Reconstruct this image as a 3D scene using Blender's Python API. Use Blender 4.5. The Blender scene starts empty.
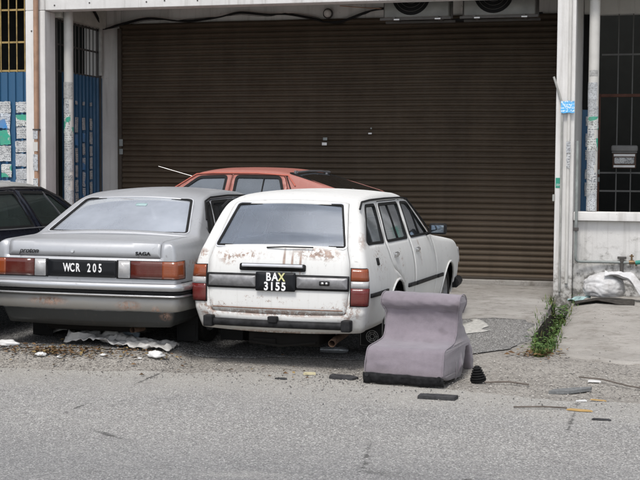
import bpy, bmesh, math, random
from mathutils import Vector, Matrix, noise
from mathutils.geometry import delaunay_2d_cdt, tessellate_polygon
R = math.radians
random.seed(7)
scene = bpy.context.scene
C = scene.collection

# ------------------------------------------------------------------ materials
class NT:
    def __init__(s, name):
        s.m = bpy.data.materials.new(name); s.m.use_nodes = True
        s.t = s.m.node_tree; s.n = s.t.nodes; s.l = s.t.links
        s.b = s.n['Principled BSDF']; s.out = s.n['Material Output']
        s.tc = s.n.new('ShaderNodeTexCoord'); s.co = s.tc.outputs['Object']
    def put(s, sock, v):
        if isinstance(v, bpy.types.NodeSocket): s.l.new(v, sock)
        elif hasattr(sock.default_value, '__len__'):
            sock.default_value = (*v, 1)[:len(sock.default_value)] if len(v) == 3 else v
        else: sock.default_value = v
    def set(s, **k):
        for a, v in k.items(): s.put(s.b.inputs[a.replace('_', ' ')], v)
        return s
    def math(s, op, a, b=0.0, clamp=False):
        n = s.n.new('ShaderNodeMath'); n.operation = op; n.use_clamp = clamp
        s.put(n.inputs[0], a); s.put(n.inputs[1], b); return n.outputs[0]
    def noise(s, scale, detail=4, rough=.55, vec=None, dist=0):
        n = s.n.new('ShaderNodeTexNoise'); n.inputs['Scale'].default_value = scale
        n.inputs['Detail'].default_value = detail; n.inputs['Roughness'].default_value = rough
        n.inputs['Distortion'].default_value = dist
        s.l.new(vec or s.co, n.inputs['Vector']); return n.outputs[0]
    def vor(s, scale, feature='F1', out='Distance', vec=None, rnd=1):
        n = s.n.new('ShaderNodeTexVoronoi'); n.feature = feature; n.inputs['Scale'].default_value = scale
        n.inputs['Randomness'].default_value = rnd
        s.l.new(vec or s.co, n.inputs['Vector']); return n.outputs[out]
    def ramp(s, v, a, b, lo=0., hi=1.):
        n = s.n.new('ShaderNodeMapRange'); s.put(n.inputs[0], v)
        for i, x in enumerate((a, b, lo, hi)): n.inputs[1 + i].default_value = x
        return n.outputs[0]
    def mix(s, f, a, b, mode='MIX'):
        n = s.n.new('ShaderNodeMix'); n.data_type = 'RGBA'; n.blend_type = mode
        s.put(n.inputs[0], f); s.put(n.inputs[6], a); s.put(n.inputs[7], b); return n.outputs[2]
    def mapv(s, sc=(1, 1, 1), loc=(0, 0, 0), vec=None):
        n = s.n.new('ShaderNodeMapping'); n.inputs['Scale'].default_value = sc; n.inputs['Location'].default_value = loc
        s.l.new(vec or s.co, n.inputs['Vector']); return n.outputs[0]
    def xyz(s, vec=None):
        n = s.n.new('ShaderNodeSeparateXYZ'); s.l.new(vec or s.co, n.inputs[0]); return n.outputs
    def bump(s, h, strength=.3, dist=.01):
        n = s.n.new('ShaderNodeBump'); n.inputs['Strength'].default_value = strength; n.inputs['Distance'].default_value = dist
        s.l.new(h, n.inputs['Height']); s.l.new(n.outputs[0], s.b.inputs['Normal']); return n
    def spot(s, c, r, soft=.6):
        "soft-edged ellipsoid mask round c with radii r"
        v = s.mapv(tuple(1 / x for x in r), tuple(-a / b for a, b in zip(c, r)))
        n = s.n.new('ShaderNodeVectorMath'); n.operation = 'LENGTH'; s.l.new(v, n.inputs[0])
        return s.ramp(n.outputs['Value'], 1.0, 1 - soft)

def plain(name, col, rough=.6, metal=0., var=.12, scale=9, bump=0., **k):
    t = NT(name)
    n = t.noise(scale, 5)
    c = t.mix(t.ramp(n, .3, .7), tuple(x * (1 - var) for x in col), tuple(min(1, x * (1 + var)) for x in col))
    t.set(Base_Color=c, Roughness=rough, Metallic=metal)
    if bump: t.bump(n, bump, .01)
    if max(col) < .09 and rough > .3: t.b.inputs['Specular IOR Level'].default_value = .18
    for a, v in k.items(): t.b.inputs[a.replace('_', ' ')].default_value = v
    return t.m

def paint(name, col, rough=.35, metal=0., dirt=.35, dirtcol=(.23, .20, .16), rust=(), zlow=.32, coat=.0, streak=.0, dark=None, wavy=True, top=None):
    t = NT(name); x, y, z = t.xyz()
    n1 = t.noise(3.2, 6, .65); n2 = t.noise(26, 5, .6)
    c = t.mix(t.ramp(n1, .35, .75, 0, .22), col, tuple(a * .72 for a in col))
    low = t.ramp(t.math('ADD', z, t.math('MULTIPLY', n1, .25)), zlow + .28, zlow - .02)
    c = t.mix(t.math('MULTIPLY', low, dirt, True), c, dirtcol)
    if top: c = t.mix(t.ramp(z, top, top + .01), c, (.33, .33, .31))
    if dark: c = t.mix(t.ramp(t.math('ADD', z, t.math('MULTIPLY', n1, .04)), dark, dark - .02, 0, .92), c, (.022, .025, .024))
    if streak:
        st = t.noise(1, 3, .5, t.mapv((34, 34, 1.6)))
        c = t.mix(t.ramp(st, .58, .74, 0, streak), c, dirtcol)
    sc = t.math('MULTIPLY', t.ramp(n2, .62, .70, 0, .5), t.ramp(n1, .5, .62))
    c = t.mix(sc, c, tuple(a * .55 for a in dirtcol))
    r = None
    for (cc, rr, thr) in rust:
        m = t.spot(cc, rr)
        nn = t.noise(24, 7, .78)
        mm = t.math('MULTIPLY', m, t.ramp(nn, thr, thr + .035))
        r = mm if r is None else t.math('MAXIMUM', r, mm)
    rr_ = t.mix(t.ramp(n2, .4, .62), (.17, .085, .048), (.36, .23, .17))
    ro = t.ramp(n1, .3, .7, rough * .8, rough * 1.5)
    if r is not None:
        c = t.mix(t.math('MULTIPLY', r, .78), c, rr_); ro = t.math('ADD', ro, t.math('MULTIPLY', r, .4), True)
        t.set(Metallic=t.math('MULTIPLY', t.math('SUBTRACT', 1, r), metal))
    else: t.set(Metallic=metal)
    t.set(Base_Color=c, Roughness=ro); t.b.inputs['Coat Weight'].default_value = coat
    t.bump(t.math('ADD', t.math('MULTIPLY', n2, .12), t.math('MULTIPLY', t.noise(2.6, 2, .5), 1.6)), .35, .006 if wavy else .001)
    return t.m

def glassmat(name, tint=(.62, .68, .70), dust=.14, dustcol=(.30, .34, .38), gain=1.5):
    t = NT(name)
    tr = t.n.new('ShaderNodeBsdfTransparent'); tr.inputs[0].default_value = (*tint, 1)
    gl = t.n.new('ShaderNodeBsdfGlossy'); gl.inputs['Roughness'].default_value = .06; gl.inputs[0].default_value = (.9, .95, 1, 1)
    df = t.n.new('ShaderNodeBsdfDiffuse'); df.inputs[0].default_value = (*dustcol, 1)
    fr = t.n.new('ShaderNodeFresnel'); fr.inputs[0].default_value = 1.55
    m1 = t.n.new('ShaderNodeMixShader'); m2 = t.n.new('ShaderNodeMixShader')
    t.l.new(t.ramp(t.noise(1.6, 4, .6), .3, .75, dust * .75, dust * 1.35), m1.inputs[0])
    t.l.new(tr.outputs[0], m1.inputs[1]); t.l.new(df.outputs[0], m1.inputs[2])
    t.l.new(t.math('MULTIPLY', fr.outputs[0], gain, True), m2.inputs[0]); t.l.new(m1.outputs[0], m2.inputs[1]); t.l.new(gl.outputs[0], m2.inputs[2])
    t.l.new(m2.outputs[0], t.out.inputs[0]); return t.m

def lensmat(name, col, ribs=130, rough=.18, emit=None):
    t = NT(name); x, y, z = t.xyz()
    w = t.math('SINE', t.math('MULTIPLY', z, ribs * 3.5)); w2 = t.math('SINE', t.math('MULTIPLY', x, ribs * 3.5))
    d = t.ramp(t.noise(7, 5), .4, .75, 0, .35)
    t.set(Base_Color=t.mix(d, col, (.14, .10, .08)), Roughness=rough)
    t.b.inputs['Coat Weight'].default_value = .12
    t.bump(t.math('ADD', w, w2), .12, .001); return t.m

def flyermat(name, paper=(.52, .53, .53), ink=(.05, .06, .08), band=None, scale=1.):
    "printed paper with rows of ink and torn, peeled patches of paper"
    t = NT(name); x, y, z = t.xyz()
    row = t.math('SINE', t.math('MULTIPLY', z, 210 * scale))
    v = t.mapv((70 * scale, 70 * scale, 55 * scale)); ch = t.noise(1, 2, .5, v)
    ink_m = t.math('MULTIPLY', t.ramp(row, .0, .15), t.ramp(ch, .50, .54))
    big = t.math('MULTIPLY', t.ramp(t.noise(22 * scale, 2), .55, .57), .85)
    c = t.mix(t.math('MULTIPLY', t.math('MAXIMUM', ink_m, t.math('MULTIPLY', big, t.ramp(ch, .46, .50))), .78), paper, ink)
    if band: c = t.mix(t.ramp(t.noise(5, 1), .47, .49), c, band)
    g = t.ramp(t.noise(6, 5, .7), .40, .70, 0, .6)
    c = t.mix(g, c, (.20, .20, .19)); t.set(Base_Color=c, Roughness=.8); return t.m

M = {}
def build_mats():
    # plaster: white paint over render, grime from the ground up and runs
    def plaster(name, col, grime, glow=.35, top=1.1):
        t = NT(name); x, y, z = t.xyz()
        n1 = t.noise(1.7, 7, .68); n2 = t.noise(9, 6, .7); n3 = t.noise(40, 4, .6)
        c = t.mix(t.ramp(n1, .32, .72), col, tuple(a * .80 for a in col))
        runs = t.noise(1, 4, .6, t.mapv((11, 11, .7)))
        c = t.mix(t.ramp(runs, .52, .78, 0, .55), c, grime)
        low = t.math('ADD', t.ramp(z, top, .12, -.34, .15), n2)
        c = t.mix(t.ramp(low, .60, .70, 0, .9), c, (.055, .055, .05))
        c = t.mix(t.ramp(low, .48, .62, 0, .45), c, grime)
        c = t.mix(t.ramp(t.noise(6, 7, .8), .64, .68, 0, .6), c, tuple(a * .5 for a in grime))
        t.set(Base_Color=c, Roughness=.85); t.bump(t.math('ADD', n2, t.math('MULTIPLY', n3, .5)), .25, .012); return t.m
    M['plaster'] = plaster('white plaster', (.70, .69, .67), (.25, .23, .20))
    M['plaster_wall'] = plaster('stained wall', (.63, .62, .60), (.22, .21, .19), top=1.5)
    M['plaster_in'] = plaster('grey plaster', (.60, .59, .56), (.22, .20, .18))
    M['soffit'] = plain('soffit paint', (.42, .42, .38), .9)
    # shutter
    t = NT('brown shutter'); x, y, z = t.xyz()
    n = t.noise(3, 6, .7); st = t.noise(1, 4, .6, t.mapv((9, 9, .5)))
    c = t.mix(t.ramp(n, .3, .7), (.043, .031, .020), (.068, .050, .033))
    c = t.mix(t.ramp(st, .5, .8, 0, .4), c, (.075, .060, .046))
    c = t.mix(t.ramp(t.math('ADD', z, t.math('MULTIPLY', n, .9)), 2.2, .4, 0, .6), c, (.135, .105, .075))  # paler towards the foot: soffit shade higher up is painted in
    st2 = t.noise(1, 5, .7, t.mapv((2.2, 2.2, .25), (3, 0, 1))); c = t.mix(t.ramp(st2, .52, .68, 0, .25), c, (.035, .026, .018)); sc_ = t.noise(1, 6, .8, t.mapv((3, 3, 22), (5, 0, 3))); c = t.mix(t.ramp(sc_, .66, .70, 0, .5), c, (.13, .11, .09))
    rs = t.math('MULTIPLY', t.ramp(t.noise(1, 5, .7, t.mapv((16, 16, 1.1), (9, 0, 2))), .62, .70), t.ramp(z, 1.2, .1)); c = t.mix(t.math('MULTIPLY', rs, .7), c, (.13, .06, .03))
    c = t.mix(t.ramp(t.noise(60, 3), .66, .72, 0, .7), c, (.11, .05, .03))
    t.set(Base_Color=c, Roughness=.6); t.b.inputs['Specular IOR Level'].default_value = .22; t.bump(t.noise(90, 3), .08, .003); M['shutter'] = t.m
    M['shutter_rail'] = plain('shutter rail', (.06, .05, .04), .6)
    # asphalt
    def asphalt(name, a, b, worn):
     t = NT(name); v1 = t.vor(125); v2 = t.vor(230); nb = t.noise(.55, 6, .6); nf = t.noise(300, 2)
     vc = t.vor(125, out='Color'); sx = t.xyz(vc)[0]
     c = t.mix(t.ramp(nb, .3, .7), a, b)
     c = t.mix(t.ramp(sx, .55, .95, 0, .75), c, (.55, .54, .52))
     c = t.mix(t.ramp(sx, .25, .05, 0, .6), c, (.085, .085, .088))
     c = t.mix(t.ramp(v1, .5, .9, 0, .55), c, (.07, .068, .066))
     c = t.mix(t.ramp(t.noise(4, 7, .75), .6, .8, 0, .5), c, (.12, .115, .11))
     vd = t.xyz(t.vor(58, out='Color'))[1]; vq = t.vor(58); chip = t.ramp(vq, .42, .30)
     c = t.mix(t.math('MULTIPLY', chip, t.ramp(vd, .55, .85, 0, .85)), c, (.66, .65, .62)); c = t.mix(t.math('MULTIPLY', chip, t.ramp(vd, .30, .08, 0, .7)), c, (.075, .075, .078))
     if worn:
      x, y, z = t.xyz()
      edge = t.ramp(t.math('ADD', y, t.math('MULTIPLY', t.noise(1.1, 7, .7), 1.6)), 9.0, 10.1, 0, .62)
      c = t.mix(edge, c, (.41, .39, .35))
      trk = t.ramp(t.math('ADD', y, t.math('MULTIPLY', t.noise(.5, 4), .8)), 7.9, 6.9, 0, .38); c = t.mix(trk, c, (.13, .135, .145))
      oil = t.ramp(t.noise(2.3, 6, .62, t.mapv((1, 1.9, 1), (4, 2, 0))), .64, .74, 0, .5); c = t.mix(oil, c, (.085, .083, .08))
      pale = t.ramp(t.noise(1.5, 7, .75, t.mapv((.7, 2.2, 1), (1, 7, 0))), .56, .72, 0, .45); c = t.mix(pale, c, (.42, .41, .385))
      cr = t.vor(.42, 'DISTANCE_TO_EDGE', vec=t.mapv((1, .55, 1), (.3, .2, 0))); wob = t.noise(7, 6, .8)
      crk = t.ramp(t.math('ADD', cr, t.math('MULTIPLY', wob, .06)), .034, .030); c = t.mix(t.math('MULTIPLY', crk, t.ramp(t.noise(.8, 2), .50, .56, 0, .75)), c, (.04, .038, .036))
     t.set(Base_Color=c, Roughness=.9)
     t.bump(t.math('SUBTRACT', t.math('MULTIPLY', nf, .4), t.math('ADD', v1, t.math('MULTIPLY', v2, .5))), .75, .008); return t.m
    M['road'] = asphalt('old asphalt', (.25, .244, .232), (.33, .323, .306), True); M['patch'] = asphalt('patched asphalt', (.11, .107, .10), (.17, .165, .155), False)
    # dirt and gravel
    t = NT('dirt and gravel'); v1 = t.vor(70); vc = t.xyz(t.vor(70, out='Color'))[0]; n1 = t.noise(1.3, 8, .7); n2 = t.noise(14, 6, .7)
    c = t.mix(t.ramp(n1, .3, .7), (.215, .20, .18), (.33, .31, .28))
    c = t.mix(t.ramp(n2, .5, .7, 0, .6), c, (.13, .115, .095))
    c = t.mix(t.ramp(vc, .75, .97, 0, .8), c, (.42, .40, .36)); c = t.mix(t.ramp(vc, .2, .05, 0, .6), c, (.05, .045, .04))
    t.set(Base_Color=c, Roughness=.95); t.bump(t.math('SUBTRACT', n2, v1), .8, .012); M['dirt'] = t.m
    def concrete(name, a, b, stain):
        t = NT(name); n1 = t.noise(.9, 8, .72, dist=.6); n2 = t.noise(12, 7, .72); n3 = t.noise(4, 8, .75); v = t.vor(160)
        c = t.mix(t.ramp(n1, .32, .66), a, b)
        c = t.mix(t.ramp(n3, .50, .66, 0, .8), c, stain)
        c = t.mix(t.ramp(n2, .58, .70, 0, .55), c, tuple(q * .45 for q in stain))
        c = t.mix(t.ramp(n3, .40, .28, 0, .5), c, tuple(min(1, q * 1.5) for q in a))
        cr = t.vor(.55, 'DISTANCE_TO_EDGE')
        crk = t.ramp(t.math('ADD', cr, t.math('MULTIPLY', n2, .02)), .018, .012)
        c = t.mix(t.math('MULTIPLY', crk, t.ramp(n1, .52, .6, 0, .7)), c, (.05, .045, .04))
        t.set(Base_Color=c, Roughness=.93); t.bump(t.math('ADD', n2, t.math('MULTIPLY', v, .5)), .6, .012); return t.m
    M['concrete'] = concrete('driveway concrete', (.235, .22, .20), (.38, .365, .34), (.15, .135, .115))
    M['slab'] = concrete('slab concrete', (.27, .255, .232), (.39, .37, .34), (.19, .172, .148))
    M['cement'] = plain('spilled cement', (.42, .41, .38), .9, var=.3, scale=30)
    M['trench'] = plain('drain mud', (.05, .045, .035), .95, var=.4)
    # cars
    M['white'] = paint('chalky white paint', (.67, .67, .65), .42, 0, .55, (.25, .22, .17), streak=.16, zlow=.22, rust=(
        ((-.33, .03, .86), (.34, .2, .05), .52), ((.33, .03, .88), (.26, .2, .06), .47), ((.13, 0, .80), (.014, .2, .13), .30),
        ((0, 0, .39), (.8, .15, .04), .46), ((.06, 0, .82), (.016, .2, .13), .30), ((.20, 0, .80), (.014, .2, .14), .34), ((.42, 0, .87), (.16, .2, .06), .50), ((-.42, 0, .83), (.12, .2, .07), .49), ((-.60, 0, .40), (.14, .1, .12), .50), ((.60, 0, .42), (.14, .1, .12), .50), ((-.1, 0, .5), (.5, .1, .05), .56), ((.69, .08, 1.04), (.06, .2, .15), .46), ((-.68, 0, .86), (.08, .2, .06), .50),
        ((.5, 0, .45), (.25, .1, .05), .57), ((-.5, 0, .45), (.25, .1, .05), .57), ((.72, .0, .6), (.05, .08, .2), .5), ((.78, .45, .8), (.2, .26, .18), .555),
        ((.78, 1.2, .80), (.1, .05, .2), .54), ((.78, 1.95, .82), (.1, .05, .18), .50), ((0, .05, .21), (.8, .3, .04), .45), ((.7, 1.1, .58), (.2, .34, .06), .55)))
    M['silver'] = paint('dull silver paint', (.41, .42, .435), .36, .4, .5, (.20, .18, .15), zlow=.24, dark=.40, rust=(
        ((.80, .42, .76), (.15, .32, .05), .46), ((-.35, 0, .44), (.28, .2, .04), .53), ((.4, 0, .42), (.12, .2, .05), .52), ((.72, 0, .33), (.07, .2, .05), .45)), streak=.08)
    M['navy'] = paint('dark navy paint', (.010, .013, .024), .25, .1, .3, coat=.3, top=1.295)
    M['navy_roof'] = paint('faded roof paint', (.30, .30, .29), .5, .2, .2)
    M['red'] = paint('faded red paint', (.33, .125, .10), .5, 0, .3, (.36, .20, .16), streak=.35)
    M['lining'] = plain('dark lining', (.03, .03, .03), .9)
    M['rubber'] = plain('black rubber', (.012, .012, .012), .65)
    M['tyre'] = plain('tyre rubber', (.022, .021, .02), .85, var=.4, scale=30, bump=.3)
    M['rim'] = plain('steel rim', (.20, .20, .20), .5, .7, var=.4)
    M['chrome'] = plain('dull chrome', (.55, .55, .55), .25, 1., var=.2)
    M['plastic'] = plain('black trim plastic', (.016, .016, .017), .62, var=.6, scale=18, bump=.2)
    M['greyplastic'] = plain('grey ribbed panel', (.25, .25, .255), .42, .2, var=.25, scale=20)
    M['greytrim'] = plain('grey trim', (.12, .12, .125), .4)
    M['under'] = plain('underbody', (.010, .009, .008), .95)
    M['seat'] = plain('seat vinyl', (.13, .125, .12), .7)
    M['seat2'] = plain('seat cloth', (.16, .15, .14), .8, var=.3)
    M['glass'] = glassmat('rear glass', (.88, .91, .96), .24, (.44, .51, .62), 2.4)
    M['glass_side'] = glassmat('side glass', (.84, .87, .89), .08, (.30, .34, .38), 1.6)
    M['glass_silver'] = glassmat('dusty rear glass', (.86, .89, .92), .46, (.66, .70, .76), 3.0)
    M['glass_dark'] = glassmat('tinted glass', (.50, .64, .58), .12, (.25, .33, .31), 1.8)
    M['glass_hatch'] = glassmat('tinted hatch glass', (.20, .21, .22), .75, (.24, .245, .25), 3.0)
    M['amber'] = lensmat('amber lens', (.24, .05, .012))
    M['redlens'] = lensmat('red lens', (.12, .010, .010))
    M['orangered'] = lensmat('orange red lens', (.085, .014, .009))
    M['clear'] = lensmat('clear lens', (.42, .42, .42))
    M['letters'] = plain('plate lettering', (.78, .78, .78), .5, var=.03)
    M['letters_y'] = plain('stained lettering', (.62, .60, .30), .5, var=.1)
    M['plate'] = plain('plate black', (.012, .013, .015), .35)
    M['exhaust'] = plain('rusty exhaust', (.12, .075, .05), .8, .5, var=.5, scale=40)
    M['bumper_w'] = M['chrome']
    # street things
    t = NT('mauve upholstery'); x, y, z = t.xyz(); n1 = t.noise(5, 6, .65); n2 = t.noise(220, 2); n3 = t.noise(14, 5, .7)
    c = t.mix(t.ramp(n1, .3, .7), (.175, .152, .173), (.235, .206, .231)); c = t.mix(t.ramp(n3, .5, .75, 0, .22), c, (.10, .085, .095)); c = t.mix(t.ramp(t.math('ADD', z, t.math('MULTIPLY', n1, .12)), .20, .10, 0, .55), c, (.12, .10, .095)); c = t.mix(t.ramp(t.noise(3, 3), .62, .66, 0, .35), c, (.10, .085, .09))
    t.set(Base_Color=c, Roughness=.95); t.b.inputs['Sheen Weight'].default_value = .3; t.bump(t.math('ADD', n2, t.math('MULTIPLY', n3, 1.5)), .3, .006); M['mauve'] = t.m
    M['blackcloth'] = plain('torn black lining', (.016, .016, .017), .95, var=.5, scale=25, bump=.6)
    M['blue'] = paint('blue sheet metal', (.018, .085, .175), .45, 0, .3, (.05, .07, .09), streak=.3, zlow=.1)
    M['yellow'] = plain('yellow grille paint', (.30, .21, .075), .6, var=.4)
    M['greybar'] = plain('grey bar paint', (.10, .10, .095), .6)
    M['brownbar'] = plain('red brown frame', (.085, .038, .026), .55, var=.3)
    M['brownpipe'] = plain('tan downpipe', (.33, .20, .13), .6, var=.2)
    M['pvc'] = plain('white plastic pipe', (.52, .51, .48), .5, var=.12, scale=5)
    M['greypipe'] = plain('grey pipe', (.30, .30, .28), .6, var=.25)
    M['galv'] = plain('grey painted pipe', (.22, .24, .23), .5, var=.25)
    M['cable'] = plain('black cable', (.012, .012, .012), .6)
    M['ac'] = plain('aircon casing', (.19, .19, .175), .6, var=.2, scale=5)
    M['dark'] = plain('dark recess', (.012, .012, .012), .9)
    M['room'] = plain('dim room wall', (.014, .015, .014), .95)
    M['bracket'] = plain('bracket steel', (.08, .075, .07), .6)
    M['fly'] = flyermat('printed flyer'); M['fly2'] = flyermat('torn flyer', (.50, .52, .54), (.1, .1, .11), scale=1.4)
    M['flygreen'] = flyermat('green flyer', (.60, .62, .60), (.03, .03, .03), (.03, .33, .22)); M['flyblue'] = flyermat('blue flyer', (.55, .6, .65), (.04, .05, .1), (.05, .22, .5))
    M['stickblue'] = flyermat('blue sticker', (.10, .42, .78), (.75, .85, .95), scale=.8); M['stickgreen'] = plain('green sign', (.02, .25, .17), .5)
    M['greysmear'] = plain('old glue', (.33, .33, .32), .9, var=.3, scale=40)
    M['mailbrown'] = plain('brown mailbox', (.07, .042, .03), .4); M['mailhood'] = plain('grey hood', (.14, .14, .135), .5)
    M['brass'] = plain('brass', (.20, .13, .07), .5, .6, var=.3)
    M['hose'] = plain('green hose', (.03, .24, .19), .5)
    t = NT('woven sack'); n = t.noise(7, 6, .7); v = t.xyz(); w = t.math('SINE', t.math('MULTIPLY', v[2], 500))
    t.set(Base_Color=t.mix(t.ramp(n, .45, .75, 0, .8), (.56, .56, .56), (.28, .26, .24)), Roughness=.7); t.bump(t.math('ADD', n, t.math('MULTIPLY', w, .05)), .2, .015); M['sack'] = t.m
    M['sheet'] = plain('plastic sheet', (.44, .43, .41), .6, var=.35, scale=8, bump=.4); M['whitebit'] = plain('white litter', (.66, .66, .65), .6, var=.1)
    M['bluebit'] = plain('blue packet', (.27, .33, .38), .5); M['cyanbit'] = plain('pale blue plastic', (.30, .42, .42), .6, var=.3)
    M['tile'] = plain('dark board', (.045, .045, .047), .7, var=.4, scale=30, bump=.3); M['tile2'] = plain('grey slate', (.15, .155, .155), .7, var=.3, scale=40, bump=.4); M['orange'] = plain('orange scrap', (.42, .27, .10), .8)
    M['wood'] = plain('weathered stick', (.12, .10, .085), .9, var=.3)
    M['card'] = plain('dark cardboard', (.05, .045, .04), .9, var=.4, scale=20)
    M['bottle'] = glassmat('clear plastic', (.85, .88, .9), .25, (.5, .52, .54))
    for i, c in enumerate(((.12, .065, .028), (.17, .10, .045), (.07, .042, .022), (.24, .17, .07))): M['leaf%d' % i] = plain('dry leaf', c, .9, var=.3)
    for i, c in enumerate(((.055, .11, .022), (.085, .15, .03), (.16, .17, .05), (.035, .07, .018))): M['grass%d' % i] = plain('grass blade', c, .7, var=.3)
    M['reverse'] = M['clear']
    M['leafdirt'] = plain('gutter dirt', (.085, .068, .05), .95, var=.6, scale=25, bump=.8)
    M['car_shade'] = asphalt('ground with painted car shade', (.042, .039, .036), (.085, .081, .075), False); M['trimwhite'] = plain('bright window trim', (.62, .63, .65), .3, .4)  # parking asphalt darkened to paint in the shade under the cars
    M['pale'] = plain('pale foam', (.55, .50, .32), .9); M['stickwhite'] = plain('white sticker', (.6, .6, .6), .6, var=.3)
    for i, c in enumerate(((.30, .28, .25), (.45, .43, .40), (.12, .11, .10))): M['grit%d' % i] = plain('grit', c, .9)
build_mats()

# ------------------------------------------------------------------ object helpers
def mesh_obj(name, V, F, mats, parent=None, mi=None, sharp=35, smooth=True):
    me = bpy.data.meshes.new(name); me.from_pydata([tuple(v) for v in V], [], F)
    if not isinstance(mats, (list, tuple)): mats = [mats]
    for m in mats: me.materials.append(M[m] if isinstance(m, str) else m)
    if mi: me.polygons.foreach_set('material_index', mi)
    me.update()
    o = bpy.data.objects.new(name, me); C.objects.link(o)
    if smooth:
        me.polygons.foreach_set('use_smooth', [True] * len(me.polygons)); me.set_sharp_from_angle(angle=R(sharp))
    if parent: o.parent = parent
    return o
def tag(o, label, cat, group=None):
    o['label'] = label; o['category'] = cat
    if group: o['group'] = group
    return o
def thing(name, loc=(0, 0, 0), rz=0, label=None, cat=None, group=None):
    o = bpy.data.objects.new(name, None); o.empty_display_size = .2; C.objects.link(o)
    o.location = loc; o.rotation_euler = (0, 0, rz)
    if label: tag(o, label, cat, group)
    return o
def kind(o, k): o['kind'] = k; return o
class MB:
    "collects simple shapes into one mesh"
    def __init__(s): s.V = []; s.F = []
    def add(s, V, F):
        n = len(s.V); s.V += [tuple(v) for v in V]; s.F += [tuple(i + n for i in f) for f in F]; return s
    def box(s, x0, x1, y0, y1, z0, z1, b=0.):
        if b <= 0:
            V = [(x, y, z) for x in (x0, x1) for y in (y0, y1) for z in (z0, z1)]
            return s.add(V, [(0, 1, 3, 2), (4, 6, 7, 5), (0, 4, 5, 1), (2, 3, 7, 6), (0, 2, 6, 4), (1, 5, 7, 3)])
        bm = bmesh.new(); bmesh.ops.create_cube(bm, size=1)
        for v in bm.verts: v.co = ((x0 + x1) / 2 + v.co.x * (x1 - x0), (y0 + y1) / 2 + v.co.y * (y1 - y0), (z0 + z1) / 2 + v.co.z * (z1 - z0))
        bmesh.ops.bevel(bm, geom=list(bm.edges), offset=b, segments=3, profile=.6, affect='EDGES')
        bm.verts.index_update(); s.add([v.co.copy() for v in bm.verts], [[v.index for v in f.verts] for f in bm.faces]); bm.free(); return s
    def tube(s, pts, r, n=10, caps=True):
        pts = [Vector(p) for p in pts]; rs = r if isinstance(r, (list, tuple)) else [r] * len(pts)
        V = []; F = []; up = None
        for i, p in enumerate(pts):
            d = (pts[min(i + 1, len(pts) - 1)] - pts[max(i - 1, 0)]).normalized()
            if up is None: up = Vector((0, 0, 1)) if abs(d.z) < .9 else Vector((1, 0, 0))
            a = d.cross(up).normalized(); b = a.cross(d).normalized(); up = b
            for k in range(n):
                t = 2 * math.pi * k / n; V.append(p + (a * math.cos(t) + b * math.sin(t)) * rs[i])
            if i:
                for k in range(n): F.append(((i - 1) * n + k, (i - 1) * n + (k + 1) % n, i * n + (k + 1) % n, i * n + k))
        if caps: F.append(tuple(reversed(range(n)))); F.append(tuple((len(pts) - 1) * n + k for k in range(n)))
        return s.add(V, [f[::-1] for f in F])
    def lathe(s, prof, axis='z', c=(0, 0, 0), n=28):
        V = []; F = []; c = Vector(c)
        for (r, h) in prof:
            for k in range(n):
                t = 2 * math.pi * k / n; a, b = r * math.cos(t), r * math.sin(t)
                V.append(c + Vector({'z': (a, b, h), 'x': (h, a, b), 'y': (b, h, a)}[axis]))
        for i in range(len(prof) - 1):
            for k in range(n): F.append((i * n + k, i * n + (k + 1) % n, (i + 1) * n + (k + 1) % n, (i + 1) * n + k))
        return s.add(V, F)
    def build(s, name, mat, parent=None, sharp=35, smooth=True):
        return mesh_obj(name, s.V, s.F, mat, parent, sharp=sharp, smooth=smooth)

def roundpoly(P, rad, n=5, closed=True):
    out = []; L = len(P)
    for i, p in enumerate(P):
        r = rad[i] if isinstance(rad, (list, tuple)) else rad
        p = Vector(p[:2])
        if (not closed and i in (0, L - 1)) or r <= 0: out.append(tuple(p)); continue
        a = Vector(P[i - 1][:2]); b = Vector(P[(i + 1) % L][:2])
        da = (a - p); db = (b - p); t = min(r, da.length * .48, db.length * .48)
        A = p + da.normalized() * t; B = p + db.normalized() * t
        for k in range(n + 1):
            u = k / n; out.append(tuple(A * (1 - u) ** 2 + p * 2 * u * (1 - u) + B * u * u))
    return out
def offs(P, d, closed=True):
    "offset polygon: positive = to the left of travel"
    out = []; L = len(P)
    for i in range(L):
        p = Vector(P[i]); a = Vector(P[i - 1]) if (closed or i) else None; b = Vector(P[(i + 1) % L]) if (closed or i < L - 1) else None
        d1 = (p - a).normalized() if a is not None and (p - a).length > 1e-7 else None
        d2 = (b - p).normalized() if b is not None and (b - p).length > 1e-7 else None
        if d1 is None: d1 = d2
        if d2 is None: d2 = d1
        n1 = Vector((-d1.y, d1.x)); n2 = Vector((-d2.y, d2.x)); m = n1 + n2
        if m.length < 1e-6: m = n1
        m.normalize(); k = d / max(.4, m.dot(n1)); q = p + m * k; out.append((q.x, q.y))
    return out
def area(P): return sum(P[i - 1][0] * P[i][1] - P[i][0] * P[i - 1][1] for i in range(len(P))) / 2
def ccw(P): return list(P) if area(P) > 0 else list(reversed(P))
def grow(P, d): return offs(ccw(P), -d)
def inside(x, y, P):
    c = False; j = len(P) - 1
    for i in range(len(P)):
        xi, yi = P[i]; xj, yj = P[j]
        if (yi > y) != (yj > y) and x < (xj - xi) * (y - yi) / (yj - yi) + xi: c = not c
        j = i
    return c
def dist_edges(x, y, P):
    best = 9
    for i in range(len(P)):
        ax, ay = P[i - 1]; bx, by = P[i]; dx, dy = bx - ax, by - ay; L = dx * dx + dy * dy
        t = 0 if L == 0 else max(0, min(1, ((x - ax) * dx + (y - ay) * dy) / L))
        best = min(best, (x - ax - t * dx) ** 2 + (y - ay - t * dy) ** 2)
    return math.sqrt(best)
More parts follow.
